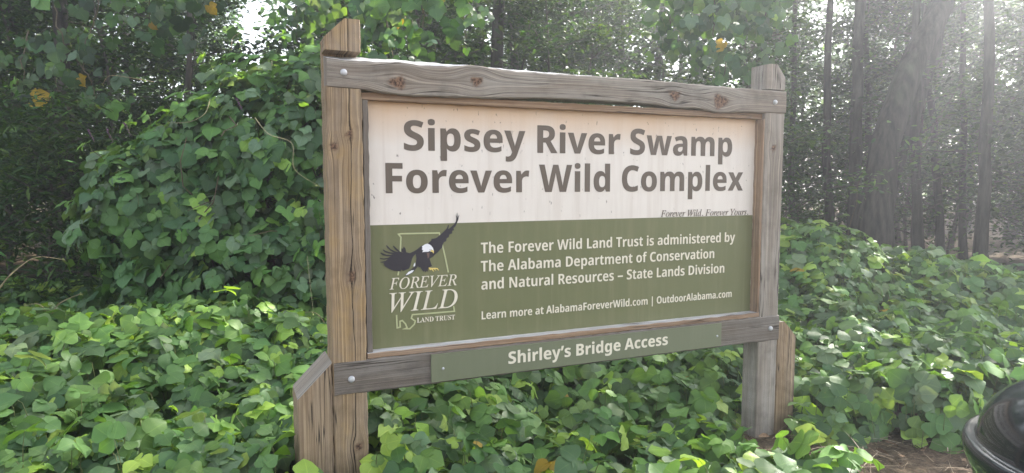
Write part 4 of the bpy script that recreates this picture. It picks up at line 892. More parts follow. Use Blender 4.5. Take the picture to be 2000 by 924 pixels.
def leafmass(mb, pos, nor_bias, size=0.125, tilt=0.45, head=None, stalk=0.14, **pal):
    m = len(pos)
    if head is None:
        a = rng.uniform(0, 2 * math.pi, m); head = np.stack([np.cos(a), np.sin(a), rng.normal(-0.15, 0.25, m)], 1)
    nor = nor_bias + rng.normal(0, tilt, (m, 3))
    sz = size * np.clip(rng.normal(1.0, 0.24, m), 0.45, 1.5)
    col = palette(m, **pal)
    ids = rng.integers(0, len(KPROTO), m)
    for k in range(len(KPROTO)):
        s = ids == k
        if s.any(): scatter(mb, KPROTO[k], pos[s], head[s], nor[s], sz[s], col[s])
    if stalk:
        hn = head / np.linalg.norm(head, axis=1)[:, None]
        bot = pos - hn * 0.05 - np.array([0, 0, 1]) * stalk * rng.uniform(0.7, 1.4, (m, 1)) + rng.normal(0, 0.02, (m, 3))
        mid = (pos + bot) / 2 + np.array([0, 0, 0.02]) - hn * 0.015
        stalks(mb, pos, bot, mid, 0.0019, (0.13, 0.15, 0.06))


# ------------------------------------------------------------------ kudzu over the ground
def vnoise(x, y, s):
    return (np.sin(x * s + 1.7) * np.cos(y * s * 1.13 + 0.4) + 0.6 * np.sin(x * s * 2.1 - y * s * 1.7 + 2.0) + 0.35 * np.sin(x * s * 4.3 + y * s * 3.1)) / 1.95


def to_view(x, y):
    dx, dy = x - CAM[0], y - CAM[1]
    return dx * HR[0] + dy * HR[1], dx * H[0] + dy * H[1]        # lateral, depth


def kud(x, y):
    """height of the kudzu's leaf surface above the ground"""
    la, de = to_view(x, y)
    h = 0.36 + 0.10 * vnoise(x, y, 1.5) + 0.06 * vnoise(x, y, 4.1)
    g = lambda a, d, sa, sd: np.exp(-((la - a) / sa) ** 2 - ((de - d) / sd) ** 2)
    h = h + 0.26 * g(-2.6, 4.6, 1.6, 1.1)                 # swell on the left
    h = h + 0.10 * g(-0.6, 4.7, 1.0, 0.8)
    h = h - 0.16 * g(0.5, 3.5, 0.9, 0.7)
    h = h - 0.15 * g(1.5, 3.9, 0.75, 0.75)                # low about the right post
    h = h - 0.20 * g(-0.80, 2.45, 0.45, 0.50)             # trodden in front of the left posts
    h = h + 0.62 * g(2.75, 7.4, 1.3, 1.3)                 # bank behind the right post
    h = h + 0.28 * g(4.3, 7.6, 1.6, 1.2)
    h = h + 0.10 * g(5.2, 6.6, 1.0, 0.9)
    sg = lambda v: 1 / (1 + np.exp(-np.clip(v, -30, 30)))
    h = h - 0.60 * sg((la - 1.68 - 0.10 * np.sin(de * 7)) / 0.05) * sg((3.74 + 0.09 * np.sin(la * 9) - de) / 0.05)              # bare patch beside the bin
    h = h - 0.45 * g(3.0, 3.0, 0.8, 0.50)
    h = h - 0.25 * np.clip((de - 8.3) / 1.5, 0, 1)
    return np.maximum(h, 0.0)


def kudzu_ground():
    mb = MB()
    # denser close by, thinner far off; the same cover runs on a little beyond what the photograph shows
    for (n_, l0, l1, d0, d1) in ((7600, -0.95, 0.95, 2.3, 4.6), (9400, -0.92, 0.92, 4.4, 7.2), (5600, -0.95, 0.95, 6.8, 10.5)):
        u = rng.uniform(l0, l1, n_); d = np.sqrt(rng.uniform(d0 ** 2, d1 ** 2, n_))
        lat = u * (d + 0.4)
        xy = CAM[:2] + d[:, None] * H + lat[:, None] * HR
        x, y = xy[:, 0], xy[:, 1]
        h = kud(x, y)
        keep = (h > 0.10) & (rng.random(n_) < np.clip((h - 0.05) / 0.14, 0, 1))
        la, de = to_view(x, y)
        keep &= ~((la > 1.55) & (de < 2.9))                      # the clearing round the bin
        keep &= de > 2.15
        for (px_, py_, r_) in ((0.0, 0.08, 0.24), (2.62, 0.07, 0.13), (2.72, 0.07, 0.13), (-0.08, 0.08, 0.2)):
            keep &= np.hypot(x - px_, y - py_) > r_
        keep &= ~((y > -0.06) & (y < 0.16) & (x > -0.2) & (x < 2.85) & (h > 0.5))
        x, y, h = x[keep], y[keep], h[keep]
        z = gz(x, y) + np.maximum(h - np.minimum(rng.exponential(0.12, len(x)), 0.36) + (rng.random(len(x)) < 0.20) * rng.uniform(0.02, 0.13, len(x)), 0.045)
        e = 0.08
        gx = (kud(x + e, y) - kud(x - e, y)) / (2 * e); gy = (kud(x, y + e) - kud(x, y - e)) / (2 * e)
        nb = np.stack([-gx - 0.15 * H[0], -gy - 0.15 * H[1], np.ones(len(x))], 1)
        # young upright leaves stand a little proud of the rest
        for near in (True, False):
          s_ = (to_view(x, y)[1] < 2.95) == near
          if s_.any(): leafmass(mb, np.stack([x, y, z], 1)[s_], nb[s_], 0.074 if near else 0.087, 0.40, stalk=0.14, yellow=0.0012)
    o = mobj('kudzu_cover', mb.mesh('kudzu_cover', M['kudzu_leaf'], smooth=True))
    tag(o, 'knee-high carpet of green kudzu leaves spreading round the sign posts', 'ground cover', kind='stuff')


kudzu_ground()


def ellipsoid_leaves(parts, n_, layers=0.5, out=None):
    """points scattered in the outer shell of a lumpy union of ellipsoids (lat, dep, z, ra, rd, rz), with outward directions"""
    pos = []; nor = []
    vol = np.array([p[3] * p[4] + p[3] * p[5] + p[4] * p[5] for p in parts]); cnt = (n_ * vol / vol.sum()).astype(int)
    for p, c in zip(parts, cnt):
        v = rng.normal(0, 1, (c, 3)); v /= np.linalg.norm(v, axis=1)[:, None]
        rr = np.array(p[3:6])
        k = 1 + 0.13 * np.sin(v[:, 0] * 7 + p[0] * 5) * np.sin(v[:, 2] * 6 + p[1]) + 0.05 * np.sin(v[:, 1] * 15 + v[:, 2] * 11)
        depth = 1 - np.minimum(rng.exponential(0.10, c), layers) + (rng.random(c) < 0.10) * rng.uniform(0.03, 0.17, c)      # stray shoots
        q = np.array(p[:3]) + v * rr * (k * depth)[:, None]
        nn = v / rr; nn /= np.linalg.norm(nn, axis=1)[:, None]
        ins = np.zeros(c, bool)
        for p2 in parts:
            if p2 is p: continue
            ins |= (((q - np.array(p2[:3])) / np.array(p2[3:6])) ** 2).sum(1) < 0.60
        q, nn = q[~ins], nn[~ins]
        pos.append(q); nor.append(nn)
    q = np.concatenate(pos); nn = np.concatenate(nor)
    keep = q[:, 2] > 0.08
    q, nn = q[keep], nn[keep]
    W = np.stack([CAM[0] + q[:, 1] * H[0] + q[:, 0] * HR[0], CAM[1] + q[:, 1] * H[1] + q[:, 0] * HR[1], q[:, 2]], 1)
    N = np.stack([nn[:, 1] * H[0] + nn[:, 0] * HR[0], nn[:, 1] * H[1] + nn[:, 0] * HR[1], nn[:, 2]], 1)
    return W, N


def shingle(mb, W, N, size, tilt=0.30, stalk=0.10, up=0.55, **pal):
    hd = N * 0.55 + np.array([0, 0, -0.75]) + rng.normal(0, 0.40, N.shape)      # leaf tips hang outward and down
    leafmass(mb, W, N * 1.0 + np.array([0, 0, up]), size, tilt, head=hd, stalk=stalk, **pal)


def twig_tangle(mb, centre, rad, n_, r=0.004):
    for k in range(n_):
        a = np.array(centre) + rng.normal(0, 0.45, 3) * rad
        a[2] = max(a[2], 0.02)
        pts = [a]; d = rng.normal(0, 1, 3); d[2] = abs(d[2])
        for s in range(5):
            d = d + rng.normal(0, 0.5, 3); d /= np.linalg.norm(d); pts.append(pts[-1] + d * 0.22)
        mb.tube(np.array(pts), np.linspace(r * 1.5, r * 0.5, 6), 4, (0.10, 0.075, 0.05))


def raceme(root, tip, parent):
    """drooping cluster of small purple pea flowers"""
    mb = MB()
    root = np.array(root); tip = np.array(tip)
    mb.tube([root, (root + tip) / 2 + np.array([0, 0, .01]), tip], [0.003, 0.0025, 0.002], 4, (0.12, 0.13, 0.06))
    pet = (np.array([(0, 0, 0), (-.5, .6, .1), (.5, .6, .1), (0, 1, .35), (-.35, .5, .5), (.35, .5, .5)]), np.zeros((6, 3)), np.array([(0, 2, 3, 1), (0, 5, 3, 4)]))
    m = 46; t = rng.random(m)
    pos = root + (tip - root) * t[:, None]
    hd = rng.normal(0, 1, (m, 3)); nr = rng.normal(0, 1, (m, 3))
    scatter(mb, pet, pos, hd, nr, 0.012 * (1.1 - 0.6 * t), np.array([0.20, 0.09, 0.22]) * rng.uniform(0.5, 1.4, (m, 1)), uv=False)
    return mobj('flower_cluster', mb.mesh('flower_cluster', M['stem']), parent)


def px(u, v, dep):
    """the spot seen at a place in the photograph, at a stated distance ahead of the photographer"""
    ray = FWD + RIGHT * (u - 1000) / 1275.0 - UP * (v - 462) / 1275.0
    return CAM + ray * dep / (ray[0] * H[0] + ray[1] * H[1])


def child_mesh(name, mb, mat, root, smooth=False):
    me = mb.mesh(name, mat, smooth)
    n_ = len(me.vertices); co = np.empty(n_ * 3, np.float32); me.vertices.foreach_get('co', co)
    co = co.reshape(-1, 3) - np.array(root.location, np.float32)
    me.vertices.foreach_set('co', co.ravel()); me.update()
    return mobj(name, me, root)


# the big kudzu mound to the left of the sign
c = P(-2.6, 6.6, 0)
mound = empty('kudzu_mound', c)
tag(mound, 'tall rounded mound of kudzu leaves smothering a bush, left of the sign', 'kudzu')
MP = [(-2.05, 6.7, 1.42, 1.25, 1.1, 1.45), (-3.15, 6.35, 1.25, 0.95, 0.85, 0.78), (-2.95, 6.3, 0.65, 0.85, 0.75, 0.7), (-1.45, 6.8, 1.25, 0.85, 0.9, 1.42), (-2.2, 5.9, 0.6, 1.1, 0.6, 0.75), (-2.80, 6.45, 1.62, 0.85, 0.75, 0.78), (-3.75, 6.4, 1.32, 0.42, 0.45, 0.30)]
W, N = ellipsoid_leaves(MP, 10800)
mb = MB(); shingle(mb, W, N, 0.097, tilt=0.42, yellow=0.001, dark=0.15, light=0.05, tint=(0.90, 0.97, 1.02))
child_mesh('foliage', mb, M['kudzu_leaf'], mound, True)
mb = MB(); twig_tangle(mb, P(-2.2, 6.6, 0.9), np.array([0.9, 0.7, 0.8]), 90, 0.006)
child_mesh('stems', mb, M['stem'], mound)
for (u, v, d) in ((172, 252, 5.55), (208, 252, 5.5), (462, 192, 5.6), (243, 240, 5.5)):
    f = raceme((0, 0, 0), (0.045, -0.02, -0.11), mound); f.location = Vector(px(u, v, d)) - mound.location

# the low kudzu hump behind the right post
c = P(3.0, 7.6, 0)
hump = empty('kudzu_mound', c)
tag(hump, 'low kudzu hump just right of and behind the right sign post', 'kudzu')
W, N = ellipsoid_leaves([(2.85, 7.6, 0.35, 0.75, 0.9, 0.80), (3.7, 8.0, 0.3, 0.9, 0.8, 0.66), (1.9, 8.0, 0.4, 1.1, 0.8, 0.8)], 2400)
mb = MB(); shingle(mb, W, N, 0.084, up=0.8)
child_mesh('foliage', mb, M['kudzu_leaf'], hump, True)
mb = MB(); twig_tangle(mb, P(3.0, 7.7, 0.5), np.array([1.2, 0.8, 0.5]), 40)
child_mesh('stems', mb, M['stem'], hump)


# kudzu hanging in the trees
def curtain(label, strands, n_leaf, size, yellow, dark=0.1, spread=0.16):
    root = empty('kudzu_vine', strands[0][-1])
    tag(root, label, 'kudzu')
    sm = MB(); lm = MB(); L_ = []
    for pts in strands:
        pts = np.array(pts); t = np.linspace(0, 1, len(pts)); tt = np.linspace(0, 1, 22)
        q = np.stack([np.interp(tt, t, pts[:, k]) for k in range(3)], 1)
        q += np.cumsum(rng.normal(0, 0.012, q.shape), 0)
        sm.tube(q, np.linspace(0.009, 0.004, len(q)), 5, (0.09, 0.075, 0.05))
        idx = rng.integers(0, len(q), n_leaf)
        L_.append(q[idx] + rng.normal(0, spread, (n_leaf, 3)))
    pos = np.concatenate(L_)
    front = np.tile(np.array([-H[0], -H[1], 0.35]), (len(pos), 1)) + rng.normal(0, 0.25, (len(pos), 3))
    hd = front * 0.4 + np.array([0, 0, -0.8]) + rng.normal(0, 0.35, front.shape)
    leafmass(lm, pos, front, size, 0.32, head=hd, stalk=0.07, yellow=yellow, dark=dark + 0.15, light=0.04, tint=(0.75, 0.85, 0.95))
    child_mesh('stems', sm, M['stem'], root)
    child_mesh('foliage', lm, M['kudzu_leaf'], root, True)
    return root


def drop(u0, v0, u1, v1, d):
    return [px(u0, v0, d + 0.25), px((u0 + u1) / 2 + 6, (v0 + v1) / 2, d), px(u1, v1, d)]


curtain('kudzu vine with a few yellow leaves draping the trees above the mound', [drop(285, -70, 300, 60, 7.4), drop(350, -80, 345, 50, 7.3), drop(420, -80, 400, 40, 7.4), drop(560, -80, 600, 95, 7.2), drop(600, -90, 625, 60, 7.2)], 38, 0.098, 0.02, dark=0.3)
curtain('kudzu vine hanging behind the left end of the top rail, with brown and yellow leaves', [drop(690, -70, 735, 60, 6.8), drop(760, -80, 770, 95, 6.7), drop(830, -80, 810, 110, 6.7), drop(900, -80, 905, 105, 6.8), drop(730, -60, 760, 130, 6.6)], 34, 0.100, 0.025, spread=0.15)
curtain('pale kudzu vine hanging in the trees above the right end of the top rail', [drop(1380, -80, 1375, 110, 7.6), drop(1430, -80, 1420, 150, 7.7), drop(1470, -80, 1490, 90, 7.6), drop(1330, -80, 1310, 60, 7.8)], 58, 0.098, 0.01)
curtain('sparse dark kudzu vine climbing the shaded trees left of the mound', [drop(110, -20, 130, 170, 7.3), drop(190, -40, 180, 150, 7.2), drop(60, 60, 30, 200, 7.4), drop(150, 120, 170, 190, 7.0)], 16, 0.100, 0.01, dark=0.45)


# bare runners arching out of the kudzu
def runner(label, pts, r=0.0035, col=(0.24, 0.20, 0.12)):
    q = np.array(pts); t = np.linspace(0, 1, len(q)); tt = np.linspace(0, 1, 26)
    # smooth through the given points
    out = []
    for x in tt:
        k = min(int(x * (len(q) - 1)), len(q) - 2); f = x * (len(q) - 1) - k
        p0, p1, p2, p3 = q[max(k - 1, 0)], q[k], q[k + 1], q[min(k + 2, len(q) - 1)]
        out.append(0.5 * ((2 * p1) + (-p0 + p2) * f + (2 * p0 - 5 * p1 + 4 * p2 - p3) * f * f + (-p0 + 3 * p1 - 3 * p2 + p3) * f ** 3))
    out = np.array(out)
    mb = MB(); mb.tube(out, np.linspace(r * 1.25, r * 0.45, len(out)), 6, col)
    # two or three furled leaves at the growing tip
    cup = (np.array([(0, 0, 0), (-.35, .4, .25), (.35, .4, .25), (0, 1, .2)]), np.zeros((4, 3)), np.array([(0, 2, 3, 1)]))
    m = 5
    scatter(mb, cup, np.repeat(out[-1:], m, 0), rng.normal(0, 1, (m, 3)), rng.normal(0, 1, (m, 3)), np.full(m, 0.022), np.tile(np.array([[0.16, 0.20, 0.07]]), (m, 1)), uv=False)
    o = mobj('kudzu_runner', mb.mesh('kudzu_runner', M['stem'], True))
    tag(o, label, 'vine runner')
    return o


runner('long bare kudzu runner arching in from the left edge of the photo', [px(-40, 640, 4.3), px(0, 562, 4.3), px(38, 522, 4.35), px(75, 502, 4.4), px(126, 508, 4.5)], 0.005)
runner('tall bare runner arching right over the left kudzu near the mound', [px(92, 660, 4.6), px(96, 628, 4.6), px(115, 594, 4.6), px(160, 573, 4.65)], 0.0045)
runner('short bare runner hooked left above the left kudzu', [px(98, 660, 4.62), px(92, 615, 4.6), px(75, 594, 4.6), px(48, 598, 4.6)], 0.0035)
runner('pale runner curling up from the mound towards the left sign post', [px(636, 650, 5.2), px(632, 628, 5.2), px(612, 610, 5.25), px(575, 614, 5.3)], 0.004, (0.30, 0.27, 0.14))
runner('thin runner arching off the top left of the mound', [px(300, 160, 5.9), px(255, 152, 5.85), px(215, 148, 5.8), px(200, 165, 5.8)], 0.003)
runner('thin runner looping above the top of the mound', [px(452, 98, 6.0), px(455, 74, 6.0), px(475, 64, 6.0), px(500, 72, 6.0)], 0.003)
runner('pale runner trailing down the right side of the mound', [px(498, 230, 5.4), px(525, 262, 5.32), px(570, 280, 5.28), px(575, 330, 5.25), px(620, 362, 5.25)], 0.0035, (0.28, 0.26, 0.15))
runner('pale runner lying across the middle of the mound', [px(410, 195, 5.45), px(400, 222, 5.38), px(370, 238, 5.38), px(330, 240, 5.4)], 0.003, (0.28, 0.26, 0.15))
runner('runner with a furled tip reaching right across the mound foot', [px(290, 650, 5.0), px(345, 628, 5.0), px(410, 616, 5.05), px(460, 602, 5.1)], 0.0035, (0.16, 0.17, 0.08))
runner('looping runner over the leaves below the name board', [px(740, 905, 3.0), px(800, 906, 3.0), px(850, 912, 3.0), px(880, 925, 3.0)], 0.0025, (0.22, 0.24, 0.10))
runner('upright thin runner standing in the kudzu right of the sign', [px(1842, 735, 5.2), px(1848, 705, 5.2), px(1852, 670, 5.2)], 0.003, (0.25, 0.24, 0.14))
runner('fine runner hanging across the mound just left of the sign post', [px(600, 500, 5.15), px(606, 560, 5.12), px(612, 612, 5.12)], 0.0022, (0.26, 0.26, 0.15))


# ------------------------------------------------------------------ woods
SIMPLE = (np.array([(0, 0, 0), (-.24, .33, .05), (.24, .33, .05), (-.20, .68, .02), (.20, .68, .02), (0, 1, -.08), (0, .5, -.03)]) , np.zeros((7, 3)),
          np.array([(0, 2, 6, 1), (1, 6, 5, 3), (6, 2, 4, 5)]))
NARROW = (np.array([(0, 0, 0), (-.10, .35, .02), (.10, .35, .02), (-.085, .7, -.03), (.085, .7, -.03), (0, 1, -.15)]), np.zeros((6, 3)),
          np.array([(0, 2, 4, 3), (0, 3, 1, 0)])[:1])
NARROW = (NARROW[0], NARROW[1], np.array([(1, 2, 4, 3)]), np.array([(0, 2, 1), (3, 4, 5)]))


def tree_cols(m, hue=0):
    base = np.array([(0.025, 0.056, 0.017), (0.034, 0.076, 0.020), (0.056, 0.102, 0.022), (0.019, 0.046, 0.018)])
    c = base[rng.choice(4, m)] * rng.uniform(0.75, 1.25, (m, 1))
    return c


def limb(p, d, ln, bend, n_=6):
    pts = [np.array(p, float)]; d = np.array(d, float)
    for k in range(n_ - 1):
        d = d / np.linalg.norm(d); pts.append(pts[-1] + d * ln / (n_ - 1))
        d = d + rng.normal(0, 0.13, 3) + np.array([0, 0, bend])
    return np.array(pts)


def tree_mesh(path, r0, crown_lo, reach, n_limb, n_leaf, leaf, clump=0.42, name='tree', bark='bark', proto=SIMPLE, low_twigs=True):
    """trunk with limbs and branchlets, and a crown of separate leaves gathered round the branchlets"""
    path = np.array(path, float); m = len(path)
    t = np.linspace(0, 1, m); tt = np.linspace(0, 1, 22)
    q = np.stack([np.interp(tt, t, path[:, k]) for k in range(3)], 1)
    for _ in range(3): q[1:-1] = (q[:-2] + 2 * q[1:-1] + q[2:]) / 4
    q[2:-1] += rng.normal(0, 0.012, q[2:-1].shape)
    hgt = path[-1, 2]
    tb = MB()
    rad = r0 * (1 - 0.80 * tt) + r0 * 0.55 * np.exp(-tt * 26)
    tb.tube(q, rad, 12)
    tips = []
    for k in range(n_limb):
        f = crown_lo + (1 - crown_lo) * (k + rng.random()) / n_limb
        f = min(f, 0.985)
        i = int(f * 21)
        a = k * 2.4 + rng.uniform(-0.5, 0.5)
        ln = reach * (1.15 - 0.75 * (f - crown_lo) / (1 - crown_lo + 1e-6)) * rng.uniform(0.7, 1.15)
        L1 = limb(q[i], (math.cos(a), math.sin(a), rng.uniform(0.15, 0.7)), ln, 0.02)
        tb.tube(L1, np.linspace(max(r0 * 0.30 * (1.2 - f), 0.012), 0.006, 6), 6)
        for s in range(5):
            j = rng.integers(1, 6); b = a + rng.uniform(-1.2, 1.2)
            L2 = limb(L1[j], (math.cos(b), math.sin(b), rng.uniform(-0.25, 0.6)), ln * rng.uniform(0.25, 0.5), -0.03, 5)
            tb.tube(L2, np.linspace(0.010, 0.003, 5), 4)
            tips += [L2[2], L2[4]]
        tips.append(L1[5])
    trunk = tb.mesh(name + '_trunk', M[bark], True)
    tips = np.array(tips)
    ti = rng.integers(0, len(tips), n_leaf); c = tips[ti]
    shade = rng.uniform(0.6, 1.5, (len(tips), 1)) * rng.uniform(0.88, 1.12, (len(tips), 3))      # each spray has its own green
    pos = c + rng.normal(0, 1, (n_leaf, 3)) * np.array([clump, clump, clump * 0.5])
    pos[:, 2] = np.maximum(pos[:, 2], 0.15)
    a = rng.uniform(0, 2 * math.pi, n_leaf)
    hd = np.stack([np.cos(a), np.sin(a), rng.normal(-0.45, 0.35, n_leaf)], 1)
    nr = np.array([0, 0, 1.0]) + rng.normal(0, 0.45, (n_leaf, 3))
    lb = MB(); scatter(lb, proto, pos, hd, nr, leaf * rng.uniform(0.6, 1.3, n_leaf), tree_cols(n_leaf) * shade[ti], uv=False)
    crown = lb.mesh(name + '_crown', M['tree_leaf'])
    return trunk, crown


def place_tree(name, meshes, loc, rz, sc, label, cat, group=None, parts=('trunk', 'crown')):
    r = empty(name, loc, rz, sc)
    tag(r, label, cat, group)
    for nm, me in zip(parts, meshes): mobj(nm, me, r)
    return r


def copy_tree(src, loc, rz, sc, label, group):
    r = src.copy(); COL.objects.link(r)
    r.location = [float(v) for v in loc]; r.rotation_euler = (0, 0, rz); r.scale = (sc,) * 3
    r['label'] = label
    if group: r['group'] = group
    for ch in src.children:
        c_ = ch.copy(); COL.objects.link(c_); c_.parent = r
    return r


def at(la, de): 
    p = P(la, de, 0); p[2] = float(gz(p[0], p[1])) - 0.03
    return p


def own(label, pixels, dep, r0, lean_top, crown_lo=0.42, reach=2.0, n_leaf=2200, bark='bark_dark', leaf=0.085, hgt=10.0):
    """a tree whose trunk the photograph shows: pixels trace the trunk upward"""
    pts = [px(u, v, d) for (u, v), d in zip(pixels, dep)]
    base = np.array([pts[0][0], pts[0][1], float(gz(pts[0][0], pts[0][1])) - 0.05])
    q = [np.zeros(3)] + [p - base for p in pts[1:]]
    d = q[-1] - q[-2]; d = d / np.linalg.norm(d)
    d[2] = max(d[2], 0.75)
    while q[-1][2] < hgt: q.append(q[-1] + d * 2.2 + np.array([rng.normal(0, .12), rng.normal(0, .12), 0])); d = d * 0.8 + np.array([0, 0, 0.25])
    # even spacing
    q = np.array(q); s = np.concatenate([[0], np.cumsum(np.linalg.norm(np.diff(q, axis=0), axis=1))]); ss = np.linspace(0, s[-1], 16)
    q = np.stack([np.interp(ss, s, q[:, k]) for k in range(3)], 1)
    return place_tree('tree', tree_mesh(q, r0, crown_lo, reach, 12, n_leaf, leaf, bark=bark), base, 0, 1.0, label, 'tree')


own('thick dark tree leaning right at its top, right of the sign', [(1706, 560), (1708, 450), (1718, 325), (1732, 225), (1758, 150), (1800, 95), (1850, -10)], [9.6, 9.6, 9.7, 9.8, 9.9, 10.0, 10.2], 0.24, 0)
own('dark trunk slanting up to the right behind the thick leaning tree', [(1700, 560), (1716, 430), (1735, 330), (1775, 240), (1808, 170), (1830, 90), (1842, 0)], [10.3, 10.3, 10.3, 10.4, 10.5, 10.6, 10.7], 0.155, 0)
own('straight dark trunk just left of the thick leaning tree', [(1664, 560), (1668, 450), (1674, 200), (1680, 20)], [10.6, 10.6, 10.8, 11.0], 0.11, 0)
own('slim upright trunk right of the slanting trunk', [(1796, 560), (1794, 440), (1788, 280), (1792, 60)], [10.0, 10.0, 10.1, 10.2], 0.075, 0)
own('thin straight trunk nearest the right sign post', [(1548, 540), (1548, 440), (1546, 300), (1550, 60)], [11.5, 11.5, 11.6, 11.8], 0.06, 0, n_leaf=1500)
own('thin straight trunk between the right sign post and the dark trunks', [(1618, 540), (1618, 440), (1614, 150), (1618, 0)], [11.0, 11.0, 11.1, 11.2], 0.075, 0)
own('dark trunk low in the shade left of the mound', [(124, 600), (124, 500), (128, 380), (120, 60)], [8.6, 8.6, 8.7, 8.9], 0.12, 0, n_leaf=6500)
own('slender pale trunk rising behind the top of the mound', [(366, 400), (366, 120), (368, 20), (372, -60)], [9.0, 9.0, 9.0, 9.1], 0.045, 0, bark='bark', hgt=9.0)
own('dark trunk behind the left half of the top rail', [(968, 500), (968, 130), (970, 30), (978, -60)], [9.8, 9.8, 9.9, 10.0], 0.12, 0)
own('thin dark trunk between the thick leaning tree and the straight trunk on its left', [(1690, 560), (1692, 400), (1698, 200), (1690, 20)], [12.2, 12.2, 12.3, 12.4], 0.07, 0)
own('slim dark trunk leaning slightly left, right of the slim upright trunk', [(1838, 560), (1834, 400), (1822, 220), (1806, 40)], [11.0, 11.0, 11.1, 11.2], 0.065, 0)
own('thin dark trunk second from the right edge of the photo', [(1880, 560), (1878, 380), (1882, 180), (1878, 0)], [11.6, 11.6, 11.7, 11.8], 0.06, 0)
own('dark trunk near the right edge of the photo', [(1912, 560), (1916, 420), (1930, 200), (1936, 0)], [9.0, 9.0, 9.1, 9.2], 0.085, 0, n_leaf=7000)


def wob(h, s): 
    k = 9; z = np.linspace(0, h, k)
    x = np.cumsum(rng.normal(0, s, k)); y = np.cumsum(rng.normal(0, s, k))
    return np.stack([x - x[0], y - y[0], z], 1)


tall = [tree_mesh(wob(13.0, 0.16), 0.12, 0.13, 2.9, 22, 6600, 0.135, clump=0.25, name='tall') for _ in range(3)]
sap = [tree_mesh(wob(5.2, 0.08), 0.035, 0.14, 1.3, 20, 5600, 0.092, clump=0.18, name='sapling') for _ in range(3)]
shrub = [tree_mesh(wob(2.5, 0.07), 0.022, 0.06, 1.15, 14, 5000, 0.075, clump=0.20, name='shrub') for _ in range(2)]
src = {}
GAP = px(480, 690, 4.7)


def put(kind, meshes, la, de, label, cat, group):
    loc = at(la, de); rz = rng.uniform(0, 6.28); sc = rng.uniform(0.85, 1.2)
    if kind == 'tree' and la / de > 0.3 and de < 16.5: sc *= 0.66          # trees lowered here so the sun gets over them into the clearing
    # a gap in the canopy lets one shaft of sun down on the kudzu left of the sign
    dv = loc[:2] - GAP[:2]; s_ = dv @ sd2; off = abs(dv @ np.array([sd2[1], -sd2[0]]))
    top = {'tree': 13.5, 'sapling': 5.4, 'shrub': 2.7}[kind] * sc; wide = {'tree': 3.1, 'sapling': 1.3, 'shrub': 1.0}[kind]
    if s_ > 0 and off < wide and s_ * math.tan(SUN_EL) + 0.6 < top: return None
    # and a chink through which the sky shows above the mound
    if abs(la + 0.392 * de) < {'tree': 1.7, 'sapling': 1.0, 'shrub': 0.5}[kind]: return None
    key = id(meshes[0])
    if key in src: return copy_tree(src[key], loc, rz, sc, label, group)
    src[key] = place_tree(kind, meshes, loc, rz, sc, label, cat, group)
    return src[key]


k = 0
for row, (de0, step) in enumerate(((12.0, 2.1), (14.8, 2.3), (18.0, 2.3), (22.5, 2.3))):
    la = -0.80 * de0
    while la < 1.10 * de0:
        if row < 2 and la / de0 > 0.42 and k % 2: k += 1; la += step; continue      # the canopy is thin towards the sun
        put('tree', tall[k % 3], la + rng.uniform(-.5, .5), de0 + rng.uniform(-1.1, 1.1), 'slender tree standing deep in the shaded woods', 'tree', 'trees deep in the woods'); k += 1
        la += step
k = 0
for row, (de0, step) in enumerate(((9.0, 1.5), (11.2, 1.7), (14.0, 1.9), (12.9, 1.5))):
    la = -0.80 * de0
    while la < 0.96 * de0:
        if row == 3 and la / de0 < 0.28: la += step; continue
        if row < 2 and 0.42 < la / de0 < 0.74 and (row == 0 or k % 2): k += 1; la += step; continue      # the open patch before the dark trunks
        put('sapling', sap[k % 3], la + rng.uniform(-.4, .4), de0 + rng.uniform(-.6, .6), 'leafy sapling filling the edge of the woods behind the kudzu', 'sapling', 'saplings at the edge of the woods'); k += 1
        la += step
k = 0
for row, (de0, step) in enumerate(((9.4, 1.7), (12.5, 1.7))):
    la = -0.80 * de0
    while la < 1.06 * de0:
        if row == 0 and 0.46 < la / de0 < 0.70: la += step; continue
        put('shrub', shrub[k % 2], la + rng.uniform(-.4, .4), de0 + rng.uniform(-.6, .6), 'leafy shrub in the dim undergrowth of the woods', 'shrub', 'undergrowth shrubs'); k += 1
        la += step

# dark evergreen shrub with narrow drooping leaves on the far left
tm = tree_mesh(wob(2.5, 0.05), 0.03, 0.10, 1.0, 16, 5200, 0.13, clump=0.24, name='laurel', proto=NARROW)
l = place_tree('laurel_shrub', tm, at(-5.0, 6.9), 0.4, 0.95, 'dark evergreen shrub with long narrow drooping leaves at the left edge', 'shrub')


def far_woods():
    mb = MB(); n_ = 70000
    ang = rng.uniform(-0.92, 0.92, n_); de = rng.uniform(26, 34, n_)
    z = rng.uniform(0, 1, n_) ** 0.8 * 12
    la = np.tan(ang * 0.9) * de
    keep = rng.random(n_) < np.clip(0.95 + 0.55 * np.sin(la * 0.55) * np.sin(z * 0.9 + la * 0.2) - 0.04 * z, 0.1, 1)
    keep &= ~((np.abs(la / de + 0.392) < 0.016) & (z > 6.4))
    la, de, z = la[keep], de[keep], z[keep]
    pos = np.stack([CAM[0] + de * H[0] + la * HR[0], CAM[1] + de * H[1] + la * HR[1], z], 1); m = len(pos)
    a = rng.uniform(0, 2 * math.pi, m)
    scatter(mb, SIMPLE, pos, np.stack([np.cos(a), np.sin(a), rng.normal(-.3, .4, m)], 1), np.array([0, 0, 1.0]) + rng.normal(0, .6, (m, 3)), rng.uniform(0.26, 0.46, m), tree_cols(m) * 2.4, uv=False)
    o = mobj('far_woods', mb.mesh('far_woods', M['tree_leaf']))
    tag(o, 'distant mass of woodland foliage glimpsed between the trunks', 'woods', kind='stuff')


far_woods()


